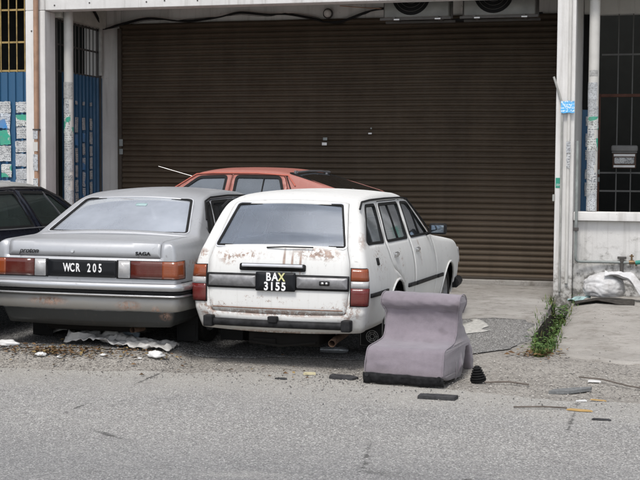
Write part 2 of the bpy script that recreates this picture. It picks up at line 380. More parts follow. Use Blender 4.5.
def cdt(outer, holes=(), step=.05, maxedge=None):
    loops = [ccw(outer)] + [ccw(h) for h in holes]
    if maxedge:
        L2 = []
        for P in loops:
            Q = []
            for i in range(len(P)):
                a = P[i]; b = P[(i + 1) % len(P)]; n = max(1, int(math.dist(a, b) / maxedge))
                Q += [(a[0] + (b[0] - a[0]) * k / n, a[1] + (b[1] - a[1]) * k / n) for k in range(n)]
            L2.append(Q)
        loops = L2
    V = []; E = []
    for P in loops:
        n0 = len(V); V += [Vector(p) for p in P]; E += [(n0 + i, n0 + (i + 1) % len(P)) for i in range(len(P))]
    if step:
        xs = [p[0] for p in outer]; ys = [p[1] for p in outer]
        nx = int((max(xs) - min(xs)) / step); ny = int((max(ys) - min(ys)) / step)
        for i in range(1, nx + 1):
            for j in range(1, ny + 1):
                x = min(xs) + i * step; y = min(ys) + j * step
                if not inside(x, y, loops[0]) or any(inside(x, y, h) for h in loops[1:]): continue
                if min(dist_edges(x, y, P) for P in loops) < step * .35: continue
                V.append(Vector((x, y)))
    r = delaunay_2d_cdt(V, E, [], 0, 1e-6); v2 = r[0]; F = []
    for f in r[2]:
        cx = sum(v2[i].x for i in f) / len(f); cy = sum(v2[i].y for i in f) / len(f)
        if inside(cx, cy, loops[0]) and not any(inside(cx, cy, h) for h in loops[1:]): F.append(list(f))
    return v2, F
def smooth01(t): t = max(0, min(1, t)); return t * t * (3 - 2 * t)
def interp(x, T):
    if x <= T[0][0]: return T[0][1]
    for (a, b), (c, d) in zip(T, T[1:]):
        if x <= c: return b + (d - b) * (x - a) / (c - a)
    return T[-1][1]
def sinterp(x, T):
    "smooth interpolation (catmull-rom)"
    if x <= T[0][0]: return T[0][1]
    if x >= T[-1][0]: return T[-1][1]
    for i in range(len(T) - 1):
        if x <= T[i + 1][0]:
            p1, p2 = T[i], T[i + 1]; p0 = T[max(0, i - 1)]; p3 = T[min(len(T) - 1, i + 2)]
            h = p2[0] - p1[0]; t = (x - p1[0]) / h
            m1 = (p2[1] - p0[1]) / max(1e-6, p2[0] - p0[0]) * h; m2 = (p3[1] - p1[1]) / max(1e-6, p3[0] - p1[0]) * h
            return (2 * t**3 - 3 * t * t + 1) * p1[1] + (t**3 - 2 * t * t + t) * m1 + (-2 * t**3 + 3 * t * t) * p2[1] + (t**3 - t * t) * m2
def solid(o, th, off=-1, mo=0):
    m = o.modifiers.new('solid', 'SOLIDIFY'); m.thickness = th; m.offset = off
    if mo: m.material_offset = mo; m.material_offset_rim = 0
    return o
def text_mesh(name, s, size, mat, parent, mtx, sx=1., depth=.001, shear=0., space=1., bold=0.):
    cu = bpy.data.curves.new('t', 'FONT'); cu.body = s; cu.size = size; cu.align_x = 'CENTER'; cu.align_y = 'CENTER'; cu.extrude = depth; cu.shear = shear; cu.space_character = space; cu.offset = bold
    o = bpy.data.objects.new('t', cu); C.objects.link(o)
    dg = bpy.context.evaluated_depsgraph_get(); me = bpy.data.meshes.new_from_object(o.evaluated_get(dg)); bpy.data.objects.remove(o)
    me.name = name; me.materials.clear(); me.materials.append(M[mat])
    for v in me.vertices: v.co = mtx @ Vector((v.co.x * sx, v.co.y, v.co.z))
    q = bpy.data.objects.new(name, me); C.objects.link(q); q.parent = parent; return q
# ------------------------------------------------------------------ cars
class Car:
    def __init__(s, name, loc, rz, label, path, rad, hwz, Rf=.055, crown=.03, plan=None, L=4.1, body='white', wheels=(1., 3.3), wr=.285, arch=.335, track=None, zb=.2, roofmat=None):
        s.root = thing(name, loc, rz, label, 'car', 'cars parked against the shophouse front')
        P = roundpoly(path, rad, 6, closed=False); D = [P[0]]
        for a, b in zip(P, P[1:]):
            n = max(1, int(math.dist(a, b) / .05))
            for k in range(1, n + 1): D.append((a[0] + (b[0] - a[0]) * k / n, a[1] + (b[1] - a[1]) * k / n))
        Q = [D[0]]
        for p in D[1:]:
            if math.dist(p, Q[-1]) > .004: Q.append(p)
        s.P = Q; s.S = [0]
        for a, b in zip(Q, Q[1:]): s.S.append(s.S[-1] + math.dist(a, b))
        s.N = []
        for i in range(len(Q)):
            a = Vector(Q[max(0, i - 1)]); b = Vector(Q[min(len(Q) - 1, i + 1)]); d = (b - a).normalized(); s.N.append((-d.y, d.x))
        s.hwz = hwz; s.Rf = Rf; s.crown = crown; s.plan = plan or (lambda y: 1); s.L = L; s.bm = body; s.wheels = wheels; s.wr = wr; s.arch = arch; s.zb = zb
        s.track = track or interp(.3, hwz) - .12
    def hw(s, y, z): return sinterp(z, s.hwz) * s.plan(y)
    def at(s, t):
        S = s.S; t = max(0, min(S[-1], t)); lo = 0; hi = len(S) - 1
        while hi - lo > 1:
            m = (lo + hi) // 2
            if S[m] <= t: lo = m
            else: hi = m
        u = (t - S[lo]) / (S[hi] - S[lo]); L = lambda A: tuple(a + (b - a) * u for a, b in zip(A[lo], A[hi]))
        return L(s.P), L(s.N)
    def sz(s, z, front=False):
        "path length where the rear (or front) outline reaches height z"
        R_ = range(len(s.P) - 1)
        if front: R_ = reversed(R_)
        for i in R_:
            a, b = s.P[i][1], s.P[i + 1][1]
            if (a - z) * (b - z) <= 0 and a != b: return s.S[i] + (s.S[i + 1] - s.S[i]) * (z - a) / (b - a)
    def sy(s, y, zmin=.0):
        for i in range(len(s.P) - 1):
            a, b = s.P[i][0], s.P[i + 1][0]
            if s.P[i][1] > zmin and (a - y) * (b - y) <= 0 and a != b: return s.S[i] + (s.S[i + 1] - s.S[i]) * (y - a) / (b - a)
    def skin(s, x, t, off=0.):
        (y, z), (ny, nz) = s.at(t); X = s.hw(y, z) - s.Rf; c = s.crown(y, z) if callable(s.crown) else s.crown
        d = c * (1 - min(1, (x / X) ** 2)) + off
        return Vector((x, y + ny * d, z + nz * d))
    def flank(s, y, z, side, off=0.):
        h = s.hw(y, z); e = .01
        gy = (s.hw(y + e, z) - s.hw(y - e, z)) / (2 * e); gz = (s.hw(y, z + e) - s.hw(y, z - e)) / (2 * e)
        n = Vector((1, -gy, -gz)).normalized()
        return Vector((side * (h + n.x * off), y + n.y * off, z + n.z * off))
    def fsheet(s, name, poly, mat, side, off=0, holes=(), th=0, step=.05, parent=None, me=.05, mats=None):
        v, f = cdt(poly, holes, step, me)
        V = [s.flank(p.x, p.y, side, off) for p in v]
        if side < 0: f = [q[::-1] for q in f]
        o = mesh_obj(name, V, f, mats or mat, parent or s.root)
        if th: solid(o, th, -1, 1 if mats else 0)
        return o
    def ssheet(s, name, poly, mat, off=0, holes=(), th=0, step=.05, parent=None, me=.05, mats=None):
        v, f = cdt(poly, holes, step, me)
        o = mesh_obj(name, [s.skin(p.x, p.y, off) for p in v], f, mats or mat, parent or s.root)
        if th: solid(o, th, -1, 1 if mats else 0)
        return o
    def ring(s, name, poly, w0, w1, mat, side=None, off=.006, th=.012, parent=None):
        "frame strip round a window: from w0 inside the edge to w1 outside it"
        a = grow(poly, -w0); b = grow(poly, w1); V = []; F = []; n = len(a)
        f = (lambda p, o: s.skin(p[0], p[1], o)) if side is None else (lambda p, o: s.flank(p[0], p[1], side, o))
        for p, q in zip(a, b): V += [f(p, off - th), f(p, off), f(q, off), f(q, off - th)]
        for i in range(n):
            j = (i + 1) % n
            for k in range(3): F.append((4 * i + k, 4 * i + k + 1, 4 * j + k + 1, 4 * j + k))
        if side is not None and side < 0: F = [q[::-1] for q in F]
        return mesh_obj(name, V, F, mat, parent or s.root)
    def archpts(s, yc, r, z0, n=14):
        a0 = math.asin((z0 - s.wr) / r) if abs(z0 - s.wr) < r else 0
        return [(yc + r * math.cos(t), s.wr + r * math.sin(t) * .97) for t in [math.pi - a0 - (math.pi - 2 * a0) * k / n for k in range(n + 1)]]
    def shell(s, doors=(), side_holes=(), skin_holes=()):
        inset = [(p[0] - n[0] * s.Rf, p[1] - n[1] * s.Rf) for p, n in zip(s.P, s.N)]
        # where the outline turns tighter than the edge radius the inset would fold: bridge those points
        def pd(p):
            b = 9
            for i in range(1, len(s.P)):
                ax, ay = s.P[i - 1]; dx, dy = s.P[i][0] - ax, s.P[i][1] - ay; L = dx * dx + dy * dy
                t = max(0, min(1, ((p[0] - ax) * dx + (p[1] - ay) * dy) / L)); b = min(b, (p[0] - ax - t * dx) ** 2 + (p[1] - ay - t * dy) ** 2)
            return math.sqrt(b)
        ok = [pd(p) > s.Rf * .965 for p in inset]; ok[0] = ok[-1] = True; i = 0
        while i < len(ok):
            if not ok[i]:
                j = i
                while not ok[j]: j += 1
                a, b = inset[i - 1], inset[j]
                for k in range(i, j): u = (k - i + 1) / (j - i + 1); inset[k] = (a[0] + (b[0] - a[0]) * u, a[1] + (b[1] - a[1]) * u)
                i = j
            i += 1
        Q = inset
        bot = []
        for yc in s.wheels: bot += s.archpts(yc, s.arch, s.zb + .03)
        poly = Q + [(s.L - .06, s.zb)][:0] + list(reversed(bot))
        V = []; F = []
        def put(vs, fs):
            n = len(V); V.extend(vs); F.extend([[i + n for i in f] for f in fs])
        for side in (1, -1):
            v, f = cdt(poly, [grow(d, .004) for d in doors] + list(side_holes), .05, .05)
            put([s.flank(p.x, p.y, side) for p in v], [q[::-1] for q in f] if side < 0 else f)
            vs = []; fs = []; K = 6
            for i, (p, n, q) in enumerate(zip(s.P, s.N, inset)):
                A = Vector((side * s.hw(*q), *q)); Cc = Vector((side * s.hw(*p), *p)); B = s.skin(side * (s.hw(*p) - s.Rf), s.S[i])
                for k in range(K + 1):
                    u = k / K; vs.append(A * (1 - u) ** 2 + Cc * 2 * u * (1 - u) + B * u * u)
                if i:
                    for k in range(K):
                        a = (i - 1) * (K + 1) + k; b = i * (K + 1) + k
                        q4 = [a, a + 1, b + 1, b]
                        fs.append(q4 if side < 0 else q4[::-1])
            put(vs, fs)
        edge = [(s.hw(*p) - s.Rf, t) for p, t in zip(s.P, s.S)]
        out = edge + [(-x, t) for x, t in reversed(edge)]
        v, f = cdt(out, skin_holes, .055, .055)
        put([s.skin(p.x, p.y) for p in v], f)
        bm = bmesh.new(); bv = [bm.verts.new(v) for v in V]
        for f in F:
            try: bm.faces.new([bv[i] for i in f])
            except ValueError: pass
        bmesh.ops.remove_doubles(bm, verts=bm.verts, dist=.0035)
        me = bpy.data.meshes.new('body'); bm.to_mesh(me); bm.free()
        me.materials.append(M[s.bm]); me.materials.append(M['lining'])
        me.polygons.foreach_set('use_smooth', [True] * len(me.polygons)); me.set_sharp_from_angle(angle=R(38))
        o = bpy.data.objects.new('body', me); C.objects.link(o); o.parent = s.root
        solid(o, .012, -1, 1); return o
    def door(s, name, poly, holes, side, handle=None, rings=(), hm='chrome'):
        o = s.fsheet(name, poly, None, side, 0, holes, .018, parent=s.root, mats=[s.bm, 'lining'])
        if handle:
            y, z = handle; m = MB(); p = s.flank(y, z, side)
            m.box(min(p.x, p.x + side * .025), max(p.x, p.x + side * .025), y - .055, y + .055, z - .013, z + .013, .006)
            m.box(min(p.x - side * .005, p.x + side * .01), max(p.x - side * .005, p.x + side * .01), y - .07, y + .07, z - .025, z + .02, .004)
            m.build('handle', hm, o)
        return o
    def wheel(s, y, side):
        x = side * s.track; e = bpy.data.objects.new('wheel', None); C.objects.link(e); e.parent = s.root; e.empty_display_size = .1
        e.location = (x, y, s.wr); r = s.wr; w = .085
        prof = [(r * .62, -w * .8), (r * .70, -w), (r * .93, -w * 1.02), (r * .985, -w * .85), (r, -w * .55), (r * .99, -w * .18), (r, 0), (r * .99, w * .18), (r, w * .55), (r * .985, w * .85), (r * .93, w * 1.02), (r * .70, w), (r * .62, w * .8)]
        MB().lathe(prof, 'x', n=40).build('tyre', 'tyre', e)
        a = side
        rp = [(r * .65, a * w * .85), (r * .62, a * w * .95), (r * .58, a * w * .6), (r * .5, a * w * .35), (r * .3, a * w * .5), (r * .22, a * w * .75), (r * .05, a * w * .8), (.001, a * w * .8)]
        m = MB().lathe(rp, 'x', n=32); m.lathe([(r * .64, -a * w * .8), (.001, -a * w * .8)], 'x', n=32)
        for k in range(4):
            t = k * math.pi / 2 + .4; m.lathe([(.012, a * w * .78), (.001, a * w * .92)], 'x', (0, .05 * math.cos(t), .05 * math.sin(t)), 8)
        m.build('rim', 'rim', e)
    def underside(s, W):
        m = MB(); ys = [.12, s.wheels[0] - .36, s.wheels[0] + .36, s.wheels[1] - .36, s.wheels[1] + .36, s.L - .12]
        for k in range(5):
            ww = W if k % 2 == 0 else s.track - .13
            m.box(-ww, ww, ys[k] + .001, ys[k + 1] - .001, s.zb + .015, s.zb + .10)
        for yc in s.wheels:
            m.box(-s.track + .13, s.track - .13, yc - .40, yc + .40, s.zb + .11, .62)
            m.tube([(-s.track, yc, s.wr), (s.track, yc, s.wr)], .035)
        m.build('underbody', 'under', s.root)
    def cabin(s, yr, yf, zbelt, hw, ws, mat='seat', shelf=True, head=True, yshelf=None, wheelside=1):
        "seats, dashboard and steering wheel"
        zc = .46
        m = MB(); m.box(-hw + .06, hw - .06, yr, yr + .5, .32, zc, .05)
        bx = MB(); m.box(-hw + .06, hw - .06, yr - .16, yr, .34, zbelt + .02, .05); m.build('rear_seat', mat, s.root)
        for sd in (-1, 1):
            m = MB(); c = sd * hw * .5; m.box(c - .22, c + .22, yf, yf + .48, .30, zc + .02, .05)
            n0 = len(m.V); m.box(c - .22, c + .22, yf - .10, yf + .02, .38, zbelt + .12, .05)
            if head: m.box(c - .12, c + .12, yf - .10, yf - .02, zbelt + .10, zbelt + .27, .03)
            for i in range(n0, len(m.V)):
                x, y, z = m.V[i]; m.V[i] = (x, y - (z - .4) * .28, z)
            m.build('front_seat', mat, s.root)
        m = MB(); m.box(-hw + .04, hw - .04, ws - .42, ws - .12, .55, zbelt - .03, .04); m.build('dashboard', 'lining', s.root)
        c = wheelside * hw * .5; m = MB()
        pts = [(c + .18 * math.cos(t), ws - .56 - .09 * math.sin(t), zbelt - .06 + .16 * math.sin(t)) for t in [k * math.pi / 12 for k in range(25)]]
        m.tube(pts, .013, 8, False); m.tube([(c, ws - .56, zbelt - .06), (c, ws - .3, zbelt - .18)], .025); m.tube([pts[0], pts[12]], .012)
        m.build('steering_wheel', 'rubber', s.root)
        if shelf and yshelf:
            MB().box(-hw + .03, hw - .03, yshelf, yr - .17, zbelt - .07, zbelt - .045, .005).build('parcel_shelf', 'seat2', s.root)
    def lamp(s, side, z0, z1, x_in, y_out, mat, off=.014, parent=None, name='lens', front=False):
        "a lamp that wraps from the rear (or front) face round the corner on to the flank"
        NZ = max(2, int((z1 - z0) / .03)); rows = []
        for i in range(NZ + 1):
            z = z0 + (z1 - z0) * i / NZ; t = s.sz(z, front); (y, zz), (ny, nz) = s.at(t); h = s.hw(y, z); row = []
            sg = -1 if front else 1
            for k in range(5):
                x = x_in + (h - s.Rf - x_in) * k / 4; row.append(s.skin(side * x, t, off))
            q = (y + sg * s.Rf, z); A = s.flank(q[0], q[1], side, off); B = row[-1].copy(); Cc = Vector((A.x, B.y, z))
            for k in range(1, 5):
                u = k / 5; row.append(B * (1 - u) ** 2 + Cc * 2 * u * (1 - u) + A * u * u)
            if y_out > s.Rf:
                for k in range(4): row.append(s.flank(y + sg * (s.Rf + (y_out - s.Rf) * k / 3), z, side, off))
            rows.append(row)
        n = len(rows[0]); V = [p for r in rows for p in r]; F = []
        for i in range(NZ):
            for k in range(n - 1):
                f = (i * n + k, i * n + k + 1, (i + 1) * n + k + 1, (i + 1) * n + k)
                F.append(f if (side > 0) != front else f[::-1])
        o = mesh_obj(name, V, F, mat, parent or s.root, sharp=50); solid(o, off + .004, -1); return o
    def bumper(s, name, z0, z1, proud, mat, y_out=.5, front=False, xmax=None, bulge=.015, parent=None, wr=1.0):
        "bar that follows the end of the car and returns along the flanks"
        prof = [(0, z0 - .0), (proud * .75, z0), (proud, z0 + (z1 - z0) * .12), (proud + bulge, (z0 + z1) / 2), (proud, z1 - (z1 - z0) * .12), (proud * .7, z1), (0, z1)]
        zc = (z0 + z1) / 2; t = s.sz(zc, front); (y, z), n_ = s.at(t); sg = -1 if front else 1
        path = []
        X = (s.hw(y, zc) - s.Rf) if xmax is None else xmax
        for k in range(17):
            x = -X + 2 * X * k / 16; p = s.skin(x, t, 0); path.append((x, p.y, 0, -sg))
        if xmax is None:
            A = s.flank(y + sg * s.Rf, zc, 1, 0); r = []
            for k in range(1, 6):
                u = k / 6; a = u * math.pi / 2
                r.append((X + (A.x - X) * math.sin(a), y + sg * s.Rf * (1 - math.cos(a)), math.sin(a), -sg * math.cos(a)))
            for k in range(6):
                yy = y + sg * (s.Rf + (y_out - s.Rf) * k / 5); q = s.flank(yy, zc, 1, 0); r.append((q.x, yy, 1, 0))
            path = [(-a, b, -c, d) for a, b, c, d in reversed(r)] + path + r
        V = []; F = []; m = len(prof)
        for (x, y, nx, ny) in path:
            for (d, z) in prof: V.append((x + nx * d, y + ny * d, z))
        for i in range(len(path) - 1):
            for k in range(m - 1):
                f = (i * m + k, (i + 1) * m + k, (i + 1) * m + k + 1, i * m + k + 1); F.append(f if not front else f[::-1])
            f = (i * m + m - 1, (i + 1) * m + m - 1, (i + 1) * m, i * m); F.append(f if not front else f[::-1])
        F.append(tuple(range(m)) if front else tuple(reversed(range(m)))); e = (len(path) - 1) * m; F.append(tuple(e + k for k in range(m)))
        return mesh_obj(name, V, F, mat, parent or s.root, sharp=50)
    def strip(s, name, y0, y1, z0, z1, h, mat, side, th=.014):
        P = [(y0, z0 - h / 2), (y1, z1 - h / 2), (y1, z1 + h / 2), (y0, z0 + h / 2)]
        return s.fsheet(name, P, mat, side, th, (), th + .004, step=0, me=.08)
    def mirror(s, y, z, side, mat='plastic'):
        p = s.flank(y, z, side); m = MB()
        m.box(min(p.x + side * .05, p.x + side * .22), max(p.x + side * .05, p.x + side * .22), y - .03, y + .05, z - .02, z + .088, .028)
        m.tube([(p.x - side * .02, y + .03, z - .03), (p.x + side * .09, y + .02, z + .01)], .017)
        o = m.build('wing_mirror', mat, s.root)
        a, b = sorted((p.x + side * .075, p.x + side * .20)); MB().box(a, b, y - .034, y - .024, z - .003, z + .07, .004).build('mirror_glass', 'mirror', o)
    def corners(s, pts): return roundpoly(pts, .03, 4)

def skinpoly(c, pts, rad=.03, front=False):
    "polygon given as (x, z) on the rear face -> (x, s)"
    return roundpoly([(x, c.sz(z, front)) for x, z in pts], rad, 5)
def sym(pts): return pts + [(-x, z) for x, z in reversed(pts)]

def wiper_arm(c, x0, t0, x1, t1, name='wiper'):
    m = MB(); a = c.skin(x0, t0, .02); b = c.skin(x1, t1, .022); m.tube([a, (a + b) / 2 + Vector((0, -.01, .01)), b], .006, 6); m.build(name, 'rubber', c.root)

M['mirror'] = plain('mirror glass', (.22, .26, .30), .08, 1., var=.05)
# ---- white estate
def build_wagon():
    path = [(.07, .238), (.02, .36), (.0, .40), (.012, .74), (.055, .905), (.35, 1.285), (.62, 1.338), (1.2, 1.365), (1.75, 1.35), (2.0, 1.31), (2.62, .93), (2.80, .905), (3.80, .81), (3.98, .70), (4.0, .33), (3.94, .238)]
    rad = [0, .04, .03, .2, .12, .10, .3, .5, .3, .14, .08, .3, .16, .1, .1, 0]
    hwz = [(.18, .70), (.28, .735), (.42, .765), (.55, .778), (.62, .777), (.72, .768), (.82, .748), (.90, .722), (.96, .698), (1.12, .648), (1.28, .590), (1.37, .555)]
    plan = lambda y: 1 - .035 * max(0, (.45 - y) / .45) ** 2 - .06 * max(0, (y - 3.2) / .8) ** 2
    cr = lambda y, z: .045 if z < 1.0 and y < 1 else (.03 if z > 1.2 else .028)
    c = Car('estate_car', (-2.903, 9.775, .085), R(-2.6), 'rusty white estate car with black number plate, parked tail-out beside the silver saloon', path, rad, hwz, .058, cr, plan, 4.0, 'white', (1.0, 3.28), .285, .33, .635, .238)
    th = 2.6
    # holes
    tg = skinpoly(c, sym([(.585, .392), (.612, .60), (.612, .80), (.575, .93), (.50, 1.285)]), .03)
    win = skinpoly(c, sym([(.556, .925), (.455, 1.258)]), .022)
    wsc = roundpoly([(-.58, c.sy(2.58, .8)), (.58, c.sy(2.58, .8)), (.46, c.sy(2.06, .8)), (-.46, c.sy(2.06, .8))], .04)
    rd = roundpoly([(.80, .93), (.845, .72), (1.05, .66), (1.32, .52), (1.36, .245), (1.665, .245), (1.665, .93), (1.66, 1.288), (.90, 1.288)], [.02, .08, .1, .12, .03, .03, .02, .03, .06])
    fd = roundpoly([(1.672, .245), (2.60, .245), (2.61, .60), (2.56, .93), (2.02, 1.285), (1.668, 1.288), (1.672, .93)], [.03, .05, .2, .04, .05, .02, .02])
    qg = roundpoly([(.225, .955), (.735, .945), (.80, 1.262), (.50, 1.262)], [.05, .03, .03, .05])
    rg = roundpoly([(.865, .945), (1.60, .94), (1.60, 1.262), (.935, 1.262)], [.03, .03, .03, .04])
    fg = roundpoly([(1.735, .94), (2.46, .94), (1.985, 1.255), (1.735, 1.262)], [.03, .03, .05, .03])
    b = c.shell([rd, fd], [qg], [tg, wsc])
    tgo = c.ssheet('tailgate', grow(tg, -.004), None, 0, [win], .02, mats=['white', 'lining'])
    c.ssheet('rear_window', grow(win, .006), 'glass', -.006, parent=tgo)
    c.ring('window_seal', win, .010, .008, 'rubber', None, .006, parent=tgo); c.ring('window_trim', grow(win, .009), .0, .009, 'trimwhite', None, .008, parent=tgo)
    c.ssheet('windscreen', grow(wsc, .006), 'glass_side', -.006); c.ring('windscreen_seal', wsc, .01, .014, 'rubber', None, .006)
    for side in (1, -1):
        d1 = c.door('rear_door', grow(rd, -.004), [rg], side, (1.0, .825)); d2 = c.door('front_door', grow(fd, -.004), [fg], side, (1.83, .82))
        for par, g, nm in ((b, qg, 'quarter_window'), (d1, rg, 'side_window'), (d2, fg, 'side_window')):
            c.fsheet(nm, grow(g, .006), 'glass_side', side, -.008, parent=par); c.ring('window_seal', g, .012, .010, 'rubber', side, .005, parent=par)
        m = MB(); m.tube([c.flank(1.28, .95, side, -.004), c.flank(1.24, 1.255, side, -.004)], .008, 6); m.build('window_divider', 'rubber', d1)
        m = MB(); m.tube([c.flank(2.14, .95, side, -.004), c.flank(2.07, 1.20, side, -.004)], .008, 6); m.build('window_divider', 'rubber', d2)
        # drip rail, mouldings, fuel vent
        pts = [c.flank(y, z, side, .008) for y, z in ((.30, 1.235), (.42, 1.29), (.7, 1.302), (1.2, 1.306), (1.8, 1.302), (2.02, 1.285), (2.3, 1.12), (2.58, .95))]
        m = MB(); m.tube(pts, .009, 6); m.build('drip_rail', 'plastic' if side > 0 else 'plastic', c.root)
        c.strip('side_moulding', .10, .60, .545, .545, .032, 'plastic', side); c.strip('side_moulding', 1.375, 1.655, .52, .515, .034, 'plastic', side)
        c.strip('side_moulding', 1.685, 2.59, .514, .505, .034, 'plastic', side); c.strip('side_moulding', 2.63, 2.91, .503, .50, .034, 'plastic', side)
        c.fsheet('air_vent', roundpoly([(.33, .775), (.395, .775), (.395, .835), (.33, .835)], .01), 'plastic', side, .006, (), .01, step=0)
        for yc in c.wheels:
            arc = c.archpts(yc, c.arch + .004, .25, 20); m = MB(); m.tube([c.flank(y, z, side, .003) for y, z in arc], .011, 6); m.build('arch_lip', 'white', c.root)
            c.wheel(yc, side)
        # tail lamp: amber over clear over red in a dark housing
        hs = c.lamp(side, .462, .772, .618, .05, 'plastic', .008, name='tail_lamp')
        c.lamp(side, .668, .765, .628, .045, 'amber', .016, hs); c.lamp(side, .612, .665, .628, .045, 'reverse', .016, hs); c.lamp(side, .470, .609, .628, .045, 'redlens', .016, hs)
        hl = c.lamp(side, .55, .72, .42, .03, 'clear', .01, name='headlamp', front=True)
    # rear finishing
    Z = lambda z: c.sz(z)
    def plate(name, x0, x1, z0, z1, mat, off, th, parent=None, r=.01):
        return c.ssheet(name, roundpoly([(x0, Z(z0)), (x1, Z(z0)), (x1, Z(z1)), (x0, Z(z1))], r), mat, off, (), th, step=.06, parent=parent)
    band = plate('moulding_panel', -.612, .612, .583, .705, 'plastic', .012, .014, tgo)
    plate('grey_panel', -.598, -.175, .600, .688, 'greyplastic', .016, .006, band); plate('grey_panel', .180, .598, .600, .688, 'greyplastic', .016, .006, band)
    k = plate('lock_plate', .37, .455, .625, .662, 'plastic', .024, .01, band); plate('lock', .385, .41, .634, .653, 'chrome', .028, .006, k, .008); plate('lock', .42, .442, .634, .653, 'chrome', .028, .006, k, .008)
    np_ = plate('number_plate', -.168, .172, .570, .718, 'plate', .030, .012, tgo)
    o1 = c.skin(.0, Z(.680), .032); o2 = c.skin(.0, Z(.606), .032)
    rot = Matrix.Rotation(R(90), 4, 'X')
    for ch, xx, m_ in (('B', -.056, 'letters'), ('A', 0, 'letters'), ('X', .056, 'letters_y')): text_mesh('plate_lettering', ch, .092, m_, np_, Matrix.Translation(o1 + Vector((xx, 0, 0))) @ rot, .85, .001, bold=.0026)
    for i, ch in enumerate('3155'): text_mesh('plate_lettering', ch, .092, 'letters', np_, Matrix.Translation(o2 + Vector((-.075 + .050 * i, 0, 0))) @ rot, .88, .001, bold=.0028)
    hb = plate('handle_bar', -.32, .25, .728, .782, 'rubber', .016, .02, tgo, .015)
    m = MB(); m.tube([c.skin(-.29 + .52 * k / 8, Z(.765), .030) for k in range(9)], .014, 10); m.build('chrome_bar', 'trimwhite', hb)
    plate('pull_recess', -.25, .20, .735, .752, 'under', .019, .004, hb, .005)
    m = MB(); m.tube([c.skin(-.10, Z(.90), .008), c.skin(.06, Z(.902), .022), c.skin(.30, Z(.905), .02)], .006, 6); m.build('wiper', 'rubber', tgo)
    m = MB(); t_ = Z(.415)
    for i in range(11): pass
    m.tube([c.skin(-.56 + 1.12 * k / 12, Z(.425) , .001) for k in range(13)], .004, 5); m.build('pressed_crease', 'rust_line', tgo)
    # battered black bumper bar with end brackets
    bp = c.bumper('rear_bumper', .268, .328, .060, 'plastic', xmax=.56, bulge=.008)
    for sx in (-1, 1):
        m = MB(); y0 = c.skin(sx * .57, Z(.3), 0).y; a, b_ = sorted((sx * .555, sx * .635)); m.box(a, b_, y0 - .092, y0 - .01, .258, .352, .014)
        m.build('bumper_end', 'plastic', bp)
    m = MB(); m.box(-.06, .02, c.skin(0, Z(.3), 0).y - .085, c.skin(0, Z(.3), 0).y - .03, .315, .365, .010); m.build('bumper_bracket', 'plastic', bp)
    m = MB(); m.box(-.30, .32, .12, .62, .10, .235, .03); m.box(-.25, -.05, .10, .14, .115, .16, .01); m.tube([(-.28, .10, .13), (0, .08, .105), (.30, .10, .14)], .012); m.build('fuel_tank', 'under', c.root)
    m = MB(); m.tube([(.42, .9, .20), (.43, .5, .17), (.45, .16, .165), (.455, .04, .150)], .027, 12, False); o = m.build('exhaust_pipe', 'exhaust', c.root); solid(o, .004, 1)
    for sx in (-1, 1):
        m = MB(); a, b_ = sorted((sx * .53, sx * .745)); m.box(a, b_, .605, .615, .055, .36, .004); fl = m.build('mud_flap', 'rubber', c.root)
        m = MB()
        for rr in (.052, .036, .02): m.tube([(sx * .645 + rr * math.cos(t), .603, .145 + rr * math.sin(t)) for t in [2 * math.pi * q / 24 for q in range(25)]], .0035, 5, False)
        for q in range(6):
            t = q * math.pi / 3; m.tube([(sx * .645 + .02 * math.cos(t), .603, .145 + .02 * math.sin(t)), (sx * .645 + .052 * math.cos(t), .603, .145 + .052 * math.sin(t))], .003, 4)
        m.tube([(a + .012, .603, .33), (a + .012, .603, .068), (b_ - .012, .603, .068), (b_ - .012, .603, .33)], .003, 4); 
        if sx > 0: m.build('flap_emblem', 'greypipe', fl)
    c.bumper('front_bumper', .30, .40, .06, 'plastic', front=True, y_out=.4); c.ssheet('grille', [( -.40, c.sz(.72, True)), (-.40, c.sz(.56, True)), (.40, c.sz(.56, True)), (.40, c.sz(.72, True))], 'plastic', .006, (), .01)
    c.mirror(2.36, .955, 1); c.mirror(2.36, .955, -1); c.underside(.66)
    c.cabin(.98, 1.95, .86, .66, 2.6, 'seat2', shelf=False)
    return c
M['rust_line'] = plain('rusty seam', (.17, .085, .05), .9, var=.5, scale=60)
wagon = build_wagon()

